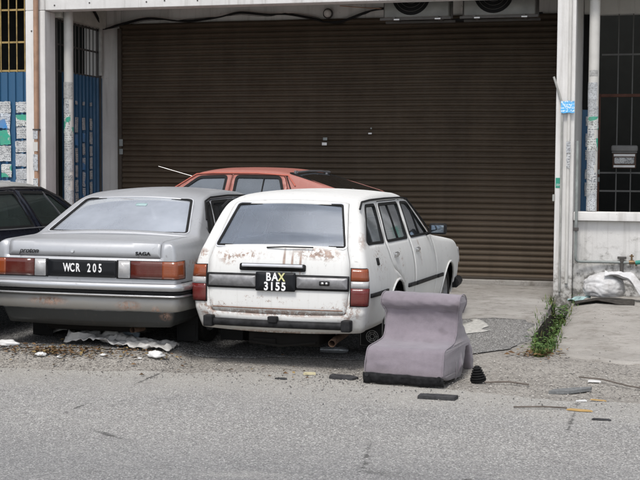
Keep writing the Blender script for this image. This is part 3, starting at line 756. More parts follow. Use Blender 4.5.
# ---- silver saloon
def build_silver():
    path = [(.10, .235), (.05, .36), (.03, .50), (.0, .60), (.012, .86), (.022, .938), (.07, .952), (.58, .965), (.66, .975), (1.20, 1.285), (1.45, 1.33), (1.9, 1.35), (2.3, 1.335), (2.48, 1.30), (3.08, .955), (3.22, .92), (4.02, .80), (4.14, .68), (4.14, .36), (4.06, .235)]
    rad = [0, .05, .05, .03, .1, .03, .04, .2, .08, .16, .2, .4, .3, .14, .08, .3, .14, .08, .1, 0]
    hwz = [(.2, .76), (.34, .81), (.50, .850), (.62, .862), (.76, .858), (.86, .848), (.925, .828), (.955, .795), (1.0, .765), (1.15, .69), (1.30, .605), (1.36, .57)]
    plan = lambda y: 1 - .035 * max(0, (.5 - y) / .5) ** 2 - .06 * max(0, (y - 3.3) / .8) ** 2
    cr = lambda y, z: .028 if z < .93 and y < 1 else (.010 if y < .62 else (.035 if z > 1.2 else .035))
    c = Car('saloon_car', (-4.575, 9.66, .085), R(-.8), 'silver-grey saloon with red and amber tail lamps, between the dark car and the white estate', path, rad, hwz, .03, cr, plan, 4.15, 'silver', (.98, 3.36), .285, .335, .70, .235)
    win = roundpoly([(-.665, c.sy(.675, .9)), (.665, c.sy(.675, .9)), (.520, c.sy(1.175, .9)), (-.520, c.sy(1.175, .9))], .04)
    wsc = roundpoly([(-.66, c.sy(3.04, .9)), (.66, c.sy(3.04, .9)), (.50, c.sy(2.53, .9)), (-.50, c.sy(2.53, .9))], .04)
    lid = roundpoly([(-.655, c.sz(.83)), (.655, c.sz(.83)), (.69, c.sy(.10, .9)), (.69, c.sy(.60, .9)), (-.69, c.sy(.60, .9)), (-.69, c.sy(.10, .9))], [.0, .0, .05, .03, .03, .05])
    lid[0:6] = [(-.655, c.sz(.655))]; lid = [(x, y) for x, y in lid]
    lid = roundpoly([(-.70, c.sz(.815)), (.70, c.sz(.815)), (.70, c.sy(.60, .9)), (-.70, c.sy(.60, .9))], .012)
    rd = roundpoly([(1.12, .95), (1.16, .72), (1.30, .55), (1.36, .27), (2.075, .27), (2.08, .95), (2.06, 1.285), (1.34, 1.275)], [.02, .1, .1, .03, .03, .02, .03, .06])
    fd = roundpoly([(2.085, .27), (3.02, .27), (3.03, .62), (3.0, .955), (2.47, 1.275), (2.07, 1.285), (2.087, .95)], [.03, .05, .2, .04, .05, .02, .02])
    qg = roundpoly([(.95, .985), (1.10, .985), (1.31, 1.245), (1.24, 1.235)], [.02, .02, .02, .02])
    rg = roundpoly([(1.175, .975), (2.01, .97), (2.0, 1.255), (1.375, 1.25)], [.03, .03, .03, .05]); fg = roundpoly([(2.15, .97), (2.88, .97), (2.42, 1.245), (2.13, 1.255)], [.03, .03, .05, .03])
    b = c.shell([rd, fd], [qg], [win, wsc, lid])
    c.ssheet('rear_window', grow(win, .006), 'glass_silver', -.006); c.ring('window_seal', win, .012, .012, 'rubber', None, .006); c.ring('window_trim', grow(win, .013), .0, .010, 'trimwhite', None, .008)
    c.ssheet('windscreen', grow(wsc, .006), 'glass_side', -.006); c.ring('windscreen_seal', wsc, .01, .014, 'rubber', None, .006)
    lo = c.ssheet('boot_lid', grow(lid, -.004), None, 0, (), .02, mats=['silver', 'lining'], step=.04)
    for side in (1, -1):
        d1 = c.door('rear_door', grow(rd, -.004), [rg], side, (1.30, .86)); d2 = c.door('front_door', grow(fd, -.004), [fg], side, (2.20, .86))
        for par, g, nm in ((b, qg, 'quarter_window'), (d1, rg, 'side_window'), (d2, fg, 'side_window')):
            c.fsheet(nm, grow(g, .006), 'glass_side', side, -.008, parent=par); c.ring('window_seal', g, .012, .016, 'rubber', side, .005, parent=par)
        pts = [c.flank(y, z, side, .008) for y, z in ((1.02, 1.10), (1.22, 1.262), (1.4, 1.292), (1.9, 1.302), (2.4, 1.292), (2.6, 1.19), (3.0, .975))]
        m = MB(); m.tube(pts, .008, 6); m.build('drip_rail', 'rubber', c.root)
        c.strip('side_moulding', .10, .62, .60, .60, .03, 'plastic', side); c.strip('side_moulding', 1.36, 2.06, .60, .60, .03, 'plastic', side); c.strip('side_moulding', 2.10, 3.0, .60, .60, .03, 'plastic', side)
        for yc in c.wheels: c.wheel(yc, side)
        hs = c.lamp(side, .642, .796, .315, .16, 'plastic', .008, name='tail_lamp')
        c.lamp(side, .650, .792, .445, .13, 'orangered', .016, hs)
        c.lamp(side, .650, .792, .72, .135, 'amber', .0165, hs)
        z0 = [(side * .335, c.sz(.650)), (side * .437, c.sz(.650)), (side * .437, c.sz(.792)), (side * .335, c.sz(.792))]
        c.ssheet('lens', roundpoly(ccw(z0), .006), 'clear', .016, (), .012, step=0, parent=hs)
        c.lamp(side, .58, .74, .45, .1, 'clear', .01, name='headlamp', front=True)
    Z = lambda z: c.sz(z)
    def plate(name, x0, x1, z0, z1, mat, off, th, parent=None, r=.01):
        return c.ssheet(name, roundpoly([(x0, Z(z0)), (x1, Z(z0)), (x1, Z(z1)), (x0, Z(z1))], r), mat, off, (), th, step=.06, parent=parent)
    np_ = plate('number_plate', -.312, .312, .648, .792, 'plate', .014, .014)
    o1 = c.skin(-.02, Z(.722), .016); rot = Matrix.Rotation(R(90), 4, 'X')
    for i, ch in enumerate('WCR 205'):
        if ch != ' ': text_mesh('plate_lettering', ch, .098, 'letters', np_, Matrix.Translation(c.skin(-.135 + .051 * i, Z(.722), .016)) @ rot, .64, .001, bold=.002)
    e = MB(); e.tube([c.skin(-.09, Z(.862), .0), c.skin(-.09, Z(.862), .012)], .014, 14); e.build('boot_lock', 'chrome', lo)
    text_mesh('badge', 'proton', .062, 'plastic', lo, Matrix.Translation(c.skin(-.50, Z(.858), .012)) @ rot, 1.0, .003, shear=.35)
    text_mesh('badge', 'SAGA', .042, 'plastic', lo, Matrix.Translation(c.skin(.545, Z(.852), .006)) @ rot, 1.25, .003, bold=.001)
    c.bumper('rear_bumper', .548, .612, .060, 'silverbumper', y_out=.55, bulge=.010); c.bumper('bumper_insert', .520, .546, .054, 'rubber', y_out=.54, bulge=.004); c.bumper('bumper_lip', .494, .518, .060, 'silverbumper', y_out=.54, bulge=.006)
    c.bumper('bumper_apron', .375, .492, .040, 'apron', y_out=.5, bulge=.004)
    c.bumper('front_bumper', .36, .54, .06, 'plastic', front=True, y_out=.45)
    for sx in (-1, 1):
        a, b_ = sorted((sx * .60, sx * .80)); m = MB(); m.box(a, b_, .60, .61, .05, .33, .004)
        m.box(a + .02, b_ - .02, .594, .599, .09, .20, .002); m.build('mud_flap', 'rubber', c.root)
    m = MB(); m.tube([(.42, .9, .20), (.42, .35, .19), (.40, .10, .20)], .024, 12, False); m.build('exhaust_pipe', 'exhaust', c.root)
    m = MB(); m.box(-.50, .45, .28, .62, .15, .28, .04); m.build('fuel_tank', 'under', c.root)
    c.mirror(2.80, .97, 1); c.mirror(2.80, .97, -1); c.underside(.72)
    c.cabin(1.15, 2.25, .93, .72, 3.05, 'seat2', shelf=True, yshelf=.64)
    st = c.ssheet('window_sticker', roundpoly([(.02, c.sy(1.04, .9)), (.13, c.sy(1.04, .9)), (.13, c.sy(1.08, .9)), (.02, c.sy(1.08, .9))], .01), 'cyanbit', -.003, (), .001, step=0)
    return c
M['silverbumper'] = paint('worn silver bumper', (.52, .53, .54), .28, .8, .2, (.2, .18, .15), zlow=.1)
M['apron'] = paint('stained apron paint', (.27, .265, .25), .4, .4, .7, (.22, .18, .12), zlow=.3, rust=(((-.32, 0, .44), (.22, .2, .05), .46), ((.42, 0, .42), (.14, .2, .05), .47), ((.66, 0, .38), (.05, .2, .05), .45)))
silver = build_silver()

# ---- dark saloon at the left edge
def build_navy():
    path = [(.08, .235), (.02, .42), (.0, .50), (.02, .86), (.10, .93), (.70, .95), (1.30, 1.295), (1.6, 1.355), (2.2, 1.375), (2.62, 1.35), (2.85, 1.30), (3.55, .94), (3.68, .90), (4.35, .80), (4.46, .66), (4.46, .36), (4.4, .235)]
    rad = [0, .05, .03, .1, .06, .1, .16, .2, .4, .3, .2, .08, .3, .14, .08, .1, 0]
    hwz = [(.2, .77), (.34, .81), (.52, .842), (.66, .848), (.80, .835), (.90, .80), (.96, .775), (1.15, .70), (1.32, .605), (1.39, .56)]
    plan = lambda y: 1 - .035 * max(0, (.5 - y) / .5) ** 2 - .06 * max(0, (y - 3.6) / .8) ** 2
    c = Car('dark_saloon_car', (-6.50, 8.65, .14), R(-.8), 'dark navy saloon with a faded grey roof, left of the silver saloon', path, rad, hwz, .05, .03, plan, 4.46, 'navy', (1.0, 3.65), .29, .335, .70, .235)
    win = roundpoly([(-.65, c.sy(.78, .9)), (.65, c.sy(.78, .9)), (.50, c.sy(1.26, .9)), (-.50, c.sy(1.26, .9))], .04)
    wsc = roundpoly([(-.66, c.sy(3.50, .9)), (.66, c.sy(3.50, .9)), (.49, c.sy(2.92, .9)), (-.49, c.sy(2.92, .9))], .04)
    rd = roundpoly([(1.42, .93), (1.40, .72), (1.40, .27), (2.355, .27), (2.36, .93), (2.20, 1.300), (1.52, 1.290)], [.02, .1, .03, .03, .02, .03, .06])
    fd = roundpoly([(2.365, .27), (3.40, .27), (3.48, .62), (3.47, .945), (2.86, 1.285), (2.21, 1.300), (2.367, .93)], [.03, .05, .2, .04, .05, .02, .02])
    rg = roundpoly([(1.48, .955), (2.28, .945), (2.14, 1.268), (1.56, 1.262)], [.03, .03, .03, .05]); fg = roundpoly([(2.44, .945), (3.34, .945), (2.82, 1.255), (2.28, 1.268)], [.03, .03, .05, .03])
    qg = roundpoly([(1.12, .965), (1.38, .965), (1.47, 1.24), (1.40, 1.235)], [.02] * 4)
    roof = roundpoly([(-.50, c.sy(1.34, 1.2)), (.50, c.sy(1.34, 1.2)), (.50, c.sy(2.82, 1.2)), (-.50, c.sy(2.82, 1.2))], .03)
    b = c.shell([rd, fd], [qg], [win, wsc, roof])
    c.ssheet('roof', roof, None, .0, (), .015, mats=['navy_roof', 'lining'])
    c.ssheet('rear_window', grow(win, .006), 'glass_dark', -.006); c.ring('window_seal', win, .012, .012, 'rubber', None, .006)
    c.ssheet('windscreen', grow(wsc, .006), 'glass_dark', -.006); c.ring('windscreen_seal', wsc, .01, .014, 'rubber', None, .006)
    for side in (1, -1):
        d1 = c.door('rear_door', grow(rd, -.004), [rg], side, (1.55, .83), hm='plastic'); d2 = c.door('front_door', grow(fd, -.004), [fg], side, (2.50, .83), hm='plastic')
        for par, g, nm in ((b, qg, 'quarter_window'), (d1, rg, 'side_window'), (d2, fg, 'side_window')):
            c.fsheet(nm, grow(g, .006), 'glass_dark', side, -.008, parent=par); c.ring('window_seal', g, .012, .014, 'rubber', side, .005, parent=par)
        m = MB(); m.tube([c.flank(2.98, .95, side, -.002), c.flank(2.72, 1.265, side, -.002)], .011, 6); m.build('window_divider', 'greytrim', d2)
        m = MB(); m.tube([c.flank(y, z, side, .012) for y, z in ((1.1, .945), (1.8, .930), (2.6, .925), (3.42, .925))], .007, 6); m.build('waist_trim', 'greytrim', c.root)
        pts = [c.flank(y, z, side, .006) for y, z in ((1.12, 1.08), (1.36, 1.265), (1.6, 1.305), (2.2, 1.318), (2.72, 1.305), (3.0, 1.21), (3.48, .965))]
        m = MB(); m.tube(pts, .012, 6); m.build('drip_rail', 'chrome', c.root)
        for yc in c.wheels: c.wheel(yc, side)
        hs = c.lamp(side, .62, .82, .36, .14, 'redlens', .01, name='tail_lamp'); c.lamp(side, .58, .74, .45, .1, 'clear', .01, name='headlamp', front=True)
        c.strip('side_moulding', 1.41, 3.38, .56, .56, .035, 'plastic', side)
    c.bumper('rear_bumper', .38, .56, .055, 'plastic', y_out=.5); c.bumper('front_bumper', .36, .54, .06, 'plastic', front=True, y_out=.45)
    c.ssheet('number_plate', [(-.25, c.sz(.64)), (.25, c.sz(.64)), (.25, c.sz(.78)), (-.25, c.sz(.78))], 'plate', .012, (), .01, step=0)
    c.mirror(3.18, .95, 1); c.mirror(3.18, .95, -1); c.underside(.72); c.cabin(1.35, 2.55, .90, .72, 3.5, 'seat2', shelf=True, yshelf=.8)
    return c
navy = build_navy()

# ---- red hatchback parked across, behind the others
def build_red():
    path = [(.08, .235), (.02, .42), (.0, .50), (.02, .90), (.08, .98), (.26, 1.16), (1.02, 1.385), (1.25, 1.425), (1.7, 1.44), (2.15, 1.43), (2.36, 1.39), (2.98, .98), (3.10, .94), (3.90, .83), (4.02, .68), (4.02, .36), (3.95, .235)]
    rad = [0, .05, .03, .1, .05, .12, .10, .2, .4, .3, .14, .08, .3, .14, .08, .1, 0]
    hwz = [(.2, .74), (.34, .78), (.54, .815), (.70, .815), (.84, .795), (.93, .765), (1.0, .74), (1.2, .66), (1.38, .575), (1.45, .54)]
    plan = lambda y: 1 - .035 * max(0, (.5 - y) / .5) ** 2 - .06 * max(0, (y - 3.3) / .8) ** 2
    c = Car('hatchback_car', (-3.02, 14.92, .20), R(81), 'faded red hatchback parked sideways in front of the brown shutter, behind the other cars', path, rad, hwz, .05, .028, plan, 4.02, 'red', (.85, 3.25), .285, .335, .66, .235)
    win = roundpoly([(-.615, c.sy(.24, 1.)), (.615, c.sy(.24, 1.)), (.525, c.sy(1.06, 1.1)), (-.525, c.sy(1.06, 1.1))], .03)
    wsc = roundpoly([(-.62, c.sy(2.94, .9)), (.62, c.sy(2.94, .9)), (.49, c.sy(2.42, .9)), (-.49, c.sy(2.42, .9))], .04)
    rd = roundpoly([(.98, .97), (1.0, .72), (1.14, .62), (1.20, .27), (1.845, .27), (1.85, .97), (1.83, 1.375), (1.12, 1.365)], [.02, .1, .1, .03, .03, .02, .03, .06])
    fd = roundpoly([(1.857, .27), (2.90, .27), (2.91, .62), (2.90, .97), (2.34, 1.365), (1.84, 1.375), (1.86, .97)], [.03, .05, .2, .04, .05, .02, .02])
    rg = roundpoly([(1.05, 1.0), (1.775, .995), (1.77, 1.345), (1.19, 1.34)], [.03, .03, .03, .04]); fg = roundpoly([(1.93, .995), (2.76, .995), (2.29, 1.335), (1.92, 1.345)], [.03, .03, .05, .03])
    b = c.shell([rd, fd], [], [win, wsc])
    c.ssheet('rear_window', grow(win, .006), 'glass_hatch', -.002); c.ring('window_seal', win, .02, .035, 'rubber', None, .006)
    c.ssheet('windscreen', grow(wsc, .006), 'glass_side', -.006); c.ring('windscreen_seal', wsc, .01, .014, 'rubber', None, .006)
    for side in (1, -1):
        d1 = c.door('rear_door', grow(rd, -.004), [rg], side, (1.12, .86), hm='plastic'); d2 = c.door('front_door', grow(fd, -.004), [fg], side, (1.98, .86), hm='plastic')
        for par, g in ((d1, rg), (d2, fg)):
            c.fsheet('side_window', grow(g, .006), 'glass_red', side, -.008, parent=par); c.ring('window_seal', g, .012, .022, 'rubber', side, .005, parent=par)
        m = MB(); m.tube([c.flank(1.40, 1.0, side, -.002), c.flank(1.40, 1.345, side, -.002)], .010, 6); m.build('window_divider', 'rubber', d1)
        m = MB(); m.tube([c.flank(y, z, side, .006) for y, z in ((1.02, 1.02), (.93, 1.05), (1.10, 1.355))], .008, 6); m.build('pillar_trim', 'rubber', c.root)
        m = MB(); m.tube([c.flank(y, z, side, .008) for y, z in ((.96, 1.24), (1.08, 1.365), (1.5, 1.39), (2.1, 1.39), (2.34, 1.375), (2.6, 1.21), (2.93, 1.0))], .009, 6); m.build('drip_rail', 'redrail', c.root)
        for yc in c.wheels: c.wheel(yc, side)
        c.lamp(side, .62, .82, .36, .14, 'redlens', .01, name='tail_lamp'); c.lamp(side, .58, .74, .45, .1, 'clear', .01, name='headlamp', front=True)
    m = MB()
    for x in (-.48, .48): m.box(x - .03, x + .03, 1.01, 1.04, 1.385, 1.425, .005)
    m.tube([(-.5, 1.00, 1.408), (-.2, 1.0, 1.422), (.2, 1.0, 1.422), (.5, 1.00, 1.408)], .011); m.build('rear_spoiler', 'greytrim', c.root)
    m = MB(); p = c.flank(2.5, 1.25, 1); m.tube([(-.60, 2.38, 1.345), (-.64, 2.86, 1.47)], .003, 6); m.build('aerial', 'chrome', c.root)
    c.bumper('rear_bumper', .38, .56, .055, 'plastic', y_out=.5); c.bumper('front_bumper', .36, .54, .06, 'plastic', front=True, y_out=.45)
    c.ssheet('number_plate', [(-.25, c.sz(.64)), (.25, c.sz(.64)), (.25, c.sz(.78)), (-.25, c.sz(.78))], 'plate', .012, (), .01, step=0)
    c.mirror(2.72, .97, 1); c.mirror(2.72, .97, -1); c.underside(.68); c.cabin(1.15, 2.05, .95, .68, 2.95, 'seat2', shelf=True, yshelf=.5)
    return c
M['glass_red'] = glassmat('grey side glass', (.30, .34, .38), .38, (.20, .23, .26)); M['redrail'] = plain('red rail', (.45, .12, .08), .4)
build_red()
# ------------------------------------------------------------------ ground
def G(x, y):
    right = .10 * smooth01((y - 11.2) / 3.6)
    left = .115 * smooth01((y - 9.15) / .65) + .085 * smooth01((y - 10.5) / 3.5)
    g = right + (left - right) * smooth01((-3.62 - x) / .30)
    if -3.75 < x: g = g if x < -3.3 else right
    g += .045 * smooth01((y - 9.6) / .8) * smooth01((x + 4) / .4) * (1 - smooth01((y - 12) / 2))
    # right hand slab: a low swell beside the drain
    g += .05 * smooth01((x + .82) / .35) * smooth01((y - 10.6) / 1.6)
    g += .010 * noise.noise(Vector((x * .8, y * .8, 3))) * smooth01((y - 8.5) / 1.5)
    return g
TR = [(10.75, -.86, .03), (11.1, -.865, .09), (11.6, -.87, .13), (12.2, -.90, .19), (13.2, -.905, .20), (14.3, -.91, .21), (15.15, -.93, .20)]
def trench(x, y):
    if y < 10.75 or y > 15.2: return 0
    c = sinterp(y, [(a, b) for a, b, _ in TR]); w = sinterp(y, [(a, d) for a, _, d in TR]) / 2
    d = abs(x - c); k = smooth01((w + .02 - d) / .04); return k * .26 * smooth01((y - 10.75) / 1.2)
def axis(dense, far):
    a = []
    for (lo, hi, st) in dense:
        v = lo
        while v < hi - 1e-6: a.append(v); v += st
    a.append(dense[-1][1])
    return [-x for x in reversed(far)] + a + far
xs = axis([(-12, -3.9, .25), (-3.9, -3.2, .05), (-3.2, -1.1, .15), (-1.1, -.68, .02), (-.68, 6, .2)], [12, 25, 60, 150, 400])
xs = [-400, -150, -60, -25] + [x for x in xs if -12 <= x <= 6] + [12, 25, 60, 150, 400]
ys = [-400, -150, -60, -20, -5, 3] + [5 + .2 * i for i in range(20)] + [9 + .05 * i for i in range(60)] + [12 + .1 * i for i in range(70)] + [19, 25, 60, 150, 400]
V = [(x, y, G(x, y) - .005 - trench(x, y)) for y in ys for x in xs]; nx = len(xs)
F = [(j * nx + i, j * nx + i + 1, (j + 1) * nx + i + 1, (j + 1) * nx + i) for j in range(len(ys) - 1) for i in range(nx - 1)]
mi = []
for f in F:
    cx = sum(V[i][0] for i in f) / 4; cy = sum(V[i][1] for i in f) / 4; mi.append(1 if trench(cx, cy) > .03 else 0)
kind(mesh_obj('ground', V, F, ['dirt', 'trench'], mi=mi), 'structure')
def ragged(P, amp=.05, sc=3., step=.12, amp2=.02):
    Q = []
    for i in range(len(P)):
        a, b = P[i], P[(i + 1) % len(P)]; n = max(1, int(math.dist(a, b) / step))
        if math.dist(a, b) > 30: n = 4
        for k in range(n):
            x = a[0] + (b[0] - a[0]) * k / n; y = a[1] + (b[1] - a[1]) * k / n
            v = noise.noise_vector(Vector((x * sc, y * sc, 1))) * amp + noise.noise_vector(Vector((x * 14, y * 14, 5))) * amp2
            Q.append((x + v.x, y + v.y))
    return Q
def sheet(name, P, mat, off, step=.15, amp=.05, amp2=.02, th=.02):
    v, f = cdt(ragged(P, amp, amp2=amp2), (), step)
    o = mesh_obj(name, [(p.x, p.y, G(p.x, p.y) + off) for p in v], f, mat); solid(o, th, -1); return kind(o, 'structure')
# road: near part with a ragged edge, far part as one wide sheet
edge = [(-9.5, 9.22), (-6.5, 9.25), (-5.2, 9.22), (-4.2, 9.25), (-3.5, 9.45), (-2.6, 9.75), (-2.2, 9.55), (-1.3, 9.25), (-.6, 9.05), (.4, 9.15), (2, 9.2), (4.5, 9.2)]
near = [(-9.5, 5.0)] + [(4.5, 5.0)] + list(reversed(edge))
eo = list(reversed(edge)); er = []
for a, b in zip(eo, eo[1:]):
    n = int(math.dist(a, b) / .07)
    for k in range(n):
        x = a[0] + (b[0] - a[0]) * k / n; y = a[1] + (b[1] - a[1]) * k / n
        er.append((x, y + .05 * noise.noise(Vector((x * 2, 0, 1))) + .035 * noise.noise(Vector((x * 11, 0, 4))) + .02 * noise.noise(Vector((x * 31, 0, 4)))))
v, f = cdt([(-9.5, 5.0), (4.5, 5.0)] + er + [edge[0]], (), .14)
Vr = [(p.x, p.y, G(p.x, p.y)) for p in v]; n = len(Vr)
Vr += [(-120, -12, 0), (120, -12, 0), (120, 5.0, 0), (4.5, 5.0, 0), (-9.5, 5.0, 0), (-120, 5.0, 0), (120, 9.2, 0), (4.5, 9.2, 0), (-9.5, 9.22, 0), (-120, 9.2, 0)]
Fr = list(f) + [[n, n + 1, n + 2, n + 3, n + 4, n + 5], [n + 3, n + 2, n + 6, n + 7], [n + 5, n + 4, n + 8, n + 9]]
road = mesh_obj('road', Vr, Fr, 'road'); kind(road, 'structure')
sheet('driveway', [(-7.6, 13.9), (-5, 14.0), (-2.9, 13.4), (-2.2, 12.2), (-1.9, 10.75), (-1.35, 11.05), (-1.06, 11.55), (-.985, 11.72), (-1.02, 12.0), (-1.035, 14.5), (-1.08, 15.15), (-1.12, 16.9), (-7.7, 16.9)], 'concrete', .004, .15, .02, .012, .05)
sheet('asphalt_patch', [(-2.35, 10.72), (-1.5, 10.74), (-1.12, 11.25), (-1.02, 11.75), (-1.08, 12.3), (-1.05, 12.75), (-1.2, 13.2), (-1.55, 13.35), (-1.95, 13.0), (-2.3, 12.6)], 'patch', .007, .10, .10, .045, .002)
sheet('cement_spill', [(-1.86, 11.6), (-1.66, 11.7), (-1.60, 12.2), (-1.50, 12.75), (-1.72, 13.1), (-1.80, 12.6), (-1.93, 12.2)], 'cement', .015, .05, .16, .10, .003)
sheet('side_slab', [(-.80, 14.9), (-.80, 12.2), (-.80, 11.5), (-.68, 10.9), (-.2, 10.65), (.8, 10.5), (3.5, 10.6), (3.5, 15.28), (-.80, 15.28)], 'slab', .006, .15, .025, .015, .06)
sheet('parking_shade', [(-7.4, 9.75), (-5.4, 9.62), (-4.3, 9.80), (-3.6, 10.02), (-2.9, 10.18), (-2.25, 10.22), (-2.1, 10.9), (-2.0, 13.5), (-4, 14.2), (-7.4, 14.2)], 'car_shade', .002, .12, .12, .09, .001)  # dark sheet of painted shade beneath the parked cars

# ------------------------------------------------------------------ building
YF, YB, ZB = 15.2, 17.0, 3.72
H = thing('shophouse', (-4.4, YF, .1), 0, 'weathered white shophouse front with a wide brown roller shutter', 'building')
def hb(name, mat, *boxes, bev=.012, parent=None):
    "part of the house, given in world coordinates"
    m = MB(); o_ = H.location
    for b in boxes: m.box(b[0] - o_.x, b[1] - o_.x, b[2] - o_.y, b[3] - o_.y, b[4] - o_.z, b[5] - o_.z, bev)
    return m.build(name, mat, parent or H)
def hm(m, name, mat, parent=None, **k):
    o_ = H.location; m.V = [(x - o_.x, y - o_.y, z - o_.z) for x, y, z in m.V]; return m.build(name, mat, parent or H, **k)
plain_parent = H
pl_left = hb('pillar', 'plaster', (-8.02, -7.735, YF, YF + .30, -.1, ZB - .003))
pl_right = hb('pillar', 'plaster', (-1.06, -.84, YF, YF + .32, -.1, 4.6))
hb('party_wall', 'plaster', (-1.055, -.845, YF + .323, YB + .3, -.1, 4.3))
hb('party_wall', 'plaster_in', (-8.02, -7.80, YB + .003, YB + .3, -.1, 4.3))
beam = hb('beam', 'plaster', (-7.99, -1.065, YF + .012, YF + .24, ZB, 4.6), (-.835, 6.6, YF + .012, YF + .24, ZB + .02, 4.6))
hb('pillar_upper', 'plaster', (-8.02, -7.735, YF, YF + .30, ZB, 4.6))
hb('upper_wall', 'plaster', (-14.6, 6.6, YF + .0, YF + .25, 4.603, 7.6))
hb('upper_storey_ledge', 'plaster_in', (-14.6, 6.6, YF - .25, YF - .003, 4.75, 4.87))
hb('soffit', 'soffit', (-14.6, 6.6, YF + .245, YB + .3, 4.22, 4.32), bev=0)
hb('back_wall', 'plaster_in', (-7.797, -7.44, YB + .003, YB + .25, -.1, 4.21), (-7.437, -1.06, YB + .003, YB + .25, 3.665, 4.21))
hb('lintel', 'soffit', (-7.86, -7.66, YF + .31, YB - .003, 3.66, 4.21))
hb('threshold', 'concrete', (-7.44, -1.06, YB - .14, YB + .15, -.1, .165), bev=.02)
# holes and bolts in the beam face
for x, z in [(-7.6, 3.78), (-7.1, 3.80), (-6.95, 3.86), (-6.3, 3.79), (-6.05, 3.80), (-5.6, 3.79), (-5.0, 3.80), (-4.3, 3.79), (-3.6, 3.81), (-3.1, 3.80), (-7.86, 3.70), (-7.86, 3.60), (-7.93, 3.45)]:
    m = MB().lathe([(.001, -.006), (.010, -.006), (.013, .004)], 'y', (x, YF + .012 if x > -7.7 else YF - .0, z), 8); hm(m, 'bolt_hole', 'bracket', beam)
# roller shutter: slats are one part
m = MB(); pitch = .0775; n = int((3.66 - .17) / pitch); prof = []
for i in range(n + 1):
    z = .17 + i * pitch
    for u, d in ((0, 0), (.10, .0), (.16, -.012), (.30, -.022), (.5, -.026), (.70, -.022), (.84, -.012), (.90, 0)):
        prof.append((d, z + u * pitch))
xl = [-7.44 + (7.44 - 1.06) * k / 90 for k in range(91)]
DE = [(-6.6, 2.5, .25, .12, .022), (-5.2, 2.9, .3, .1, -.016), (-2.2, 1.1, .3, .16, .03), (-3.1, 2.3, .2, .1, .018), (-1.7, 1.9, .2, .12, -.02), (-6.9, 1.6, .2, .1, .02), (-1.9, .55, .5, .10, .024), (-4.6, 2.6, .12, .08, .02)]
dent = lambda x, z: sum(a * math.exp(-((x - cx) / rx) ** 2 - ((z - cz) / rz) ** 2) for cx, cz, rx, rz, a in DE); Vs = []; Fs = []
for (d, z) in prof:
    for x in xl: Vs.append((x + 4.4, YB - .03 + d + dent(x, z) + .014 * noise.noise(Vector((x * .9, z * 1.1, 0))) - YF, z - .1 + .010 * noise.noise(Vector((x * .6, z * .6, 7)))))
k = len(xl)
for j in range(len(prof) - 1):
    for i in range(k - 1): Fs.append((j * k + i, j * k + i + 1, (j + 1) * k + i + 1, (j + 1) * k + i))
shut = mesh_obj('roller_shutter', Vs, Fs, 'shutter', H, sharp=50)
hb('guide_rail', 'shutter_rail', (-7.46, -7.40, YB - .09, YB - .03, .165, 3.66), parent=shut); hb('guide_rail', 'shutter_rail', (-1.15, -1.062, YB - .09, YB - .03, .165, 3.66), parent=shut)
hb('bottom_rail', 'shutter_rail', (-7.40, -1.15, YB - .075, YB - .035, .166, .20), parent=shut)
hb('lock_tag', 'galv', (-4.375, -4.315, YB - .075, YB - .062, 2.045, 2.085), bev=.004, parent=shut); hb('lock_tag', 'whitebit', (-4.39, -4.32, YB - .075, YB - .062, 1.975, 2.015), bev=.004, parent=shut)
hb('lock_tag', 'whitebit', (-3.73, -3.68, YB - .075, YB - .062, 2.13, 2.15), bev=.004, parent=shut); hb('lock_tag', 'galv', (-3.70, -3.68, YB - .075, YB - .062, 2.20, 2.22), bev=.004, parent=shut)
hb('keyhole_plate', 'galv', (-7.43, -7.375, YB - .10, YB - .088, 1.96, 2.06), (-7.43, -7.375, YB - .10, YB - .088, 1.84, 1.92), bev=.004, parent=shut)
# blue sheet gates
def corr(mapf, w, z0, z1, name, mat, pitch=.115, depth=.022):
    prof = [(0, 0), (.62, 0), (.70, -1), (.92, -1), (1., 0)]; Vv = []; n = int(w / pitch); P = []
    for i in range(n):
        for u, d in prof[:-1]: P.append((i * pitch + u * pitch, d * depth))
    P.append((n * pitch, 0)); o_ = H.location
    for z in (z0, z1):
        for u, d in P: p = mapf(u, d, z); Vv.append((p[0] - o_.x, p[1] - o_.y, p[2] - o_.z))
    k = len(P); o = mesh_obj(name, Vv, [(i, i + 1, k + i + 1, k + i) for i in range(k - 1)], mat, H, smooth=False); solid(o, .004, -1); return o
lg = corr(lambda u, d, z: (-8.025 - u, YF + .10 + d, z), 4.2, .12, 2.92, 'blue_gate', 'blue')
m = MB()
for i in range(30): m.box(-8.09 - i * .118, -8.078 - i * .118, YF + .10, YF + .112, 2.92, 4.2)
for z in (2.94, 3.32, 3.75, 4.15): m.box(-11.8, -8.03, YF + .113, YF + .125, z - .012, z + .012)
hm(m, 'yellow_grille', 'yellow', lg)
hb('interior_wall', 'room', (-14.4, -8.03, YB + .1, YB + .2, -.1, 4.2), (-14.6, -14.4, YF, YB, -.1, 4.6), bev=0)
gg = corr(lambda u, d, z: (-7.76 - d, YF + .55 + u, z), 1.27, .12, 2.95, 'blue_gate', 'blue')
m = MB()
for i in range(12): m.box(-7.765, -7.753, YF + .38 + i * .115, YF + .392 + i * .115, 2.94, 3.66)
for z in (2.96, 3.32, 3.64): m.box(-7.78, -7.766, YF + .33, YB - .03, z - .012, z + .012)
m.box(-7.79, -7.74, YF + .34, YF + .38, .1, 3.66); m.box(-7.79, -7.74, YB - .06, YB - .02, .1, 3.66)
hm(m, 'dark_grille', 'bracket', gg)
m = MB(); m.tube([(-7.70, YB - .13, 4.15), (-7.70, YB - .13, 2.98)], .03, 10); hm(m, 'wall_pipe', 'greypipe')
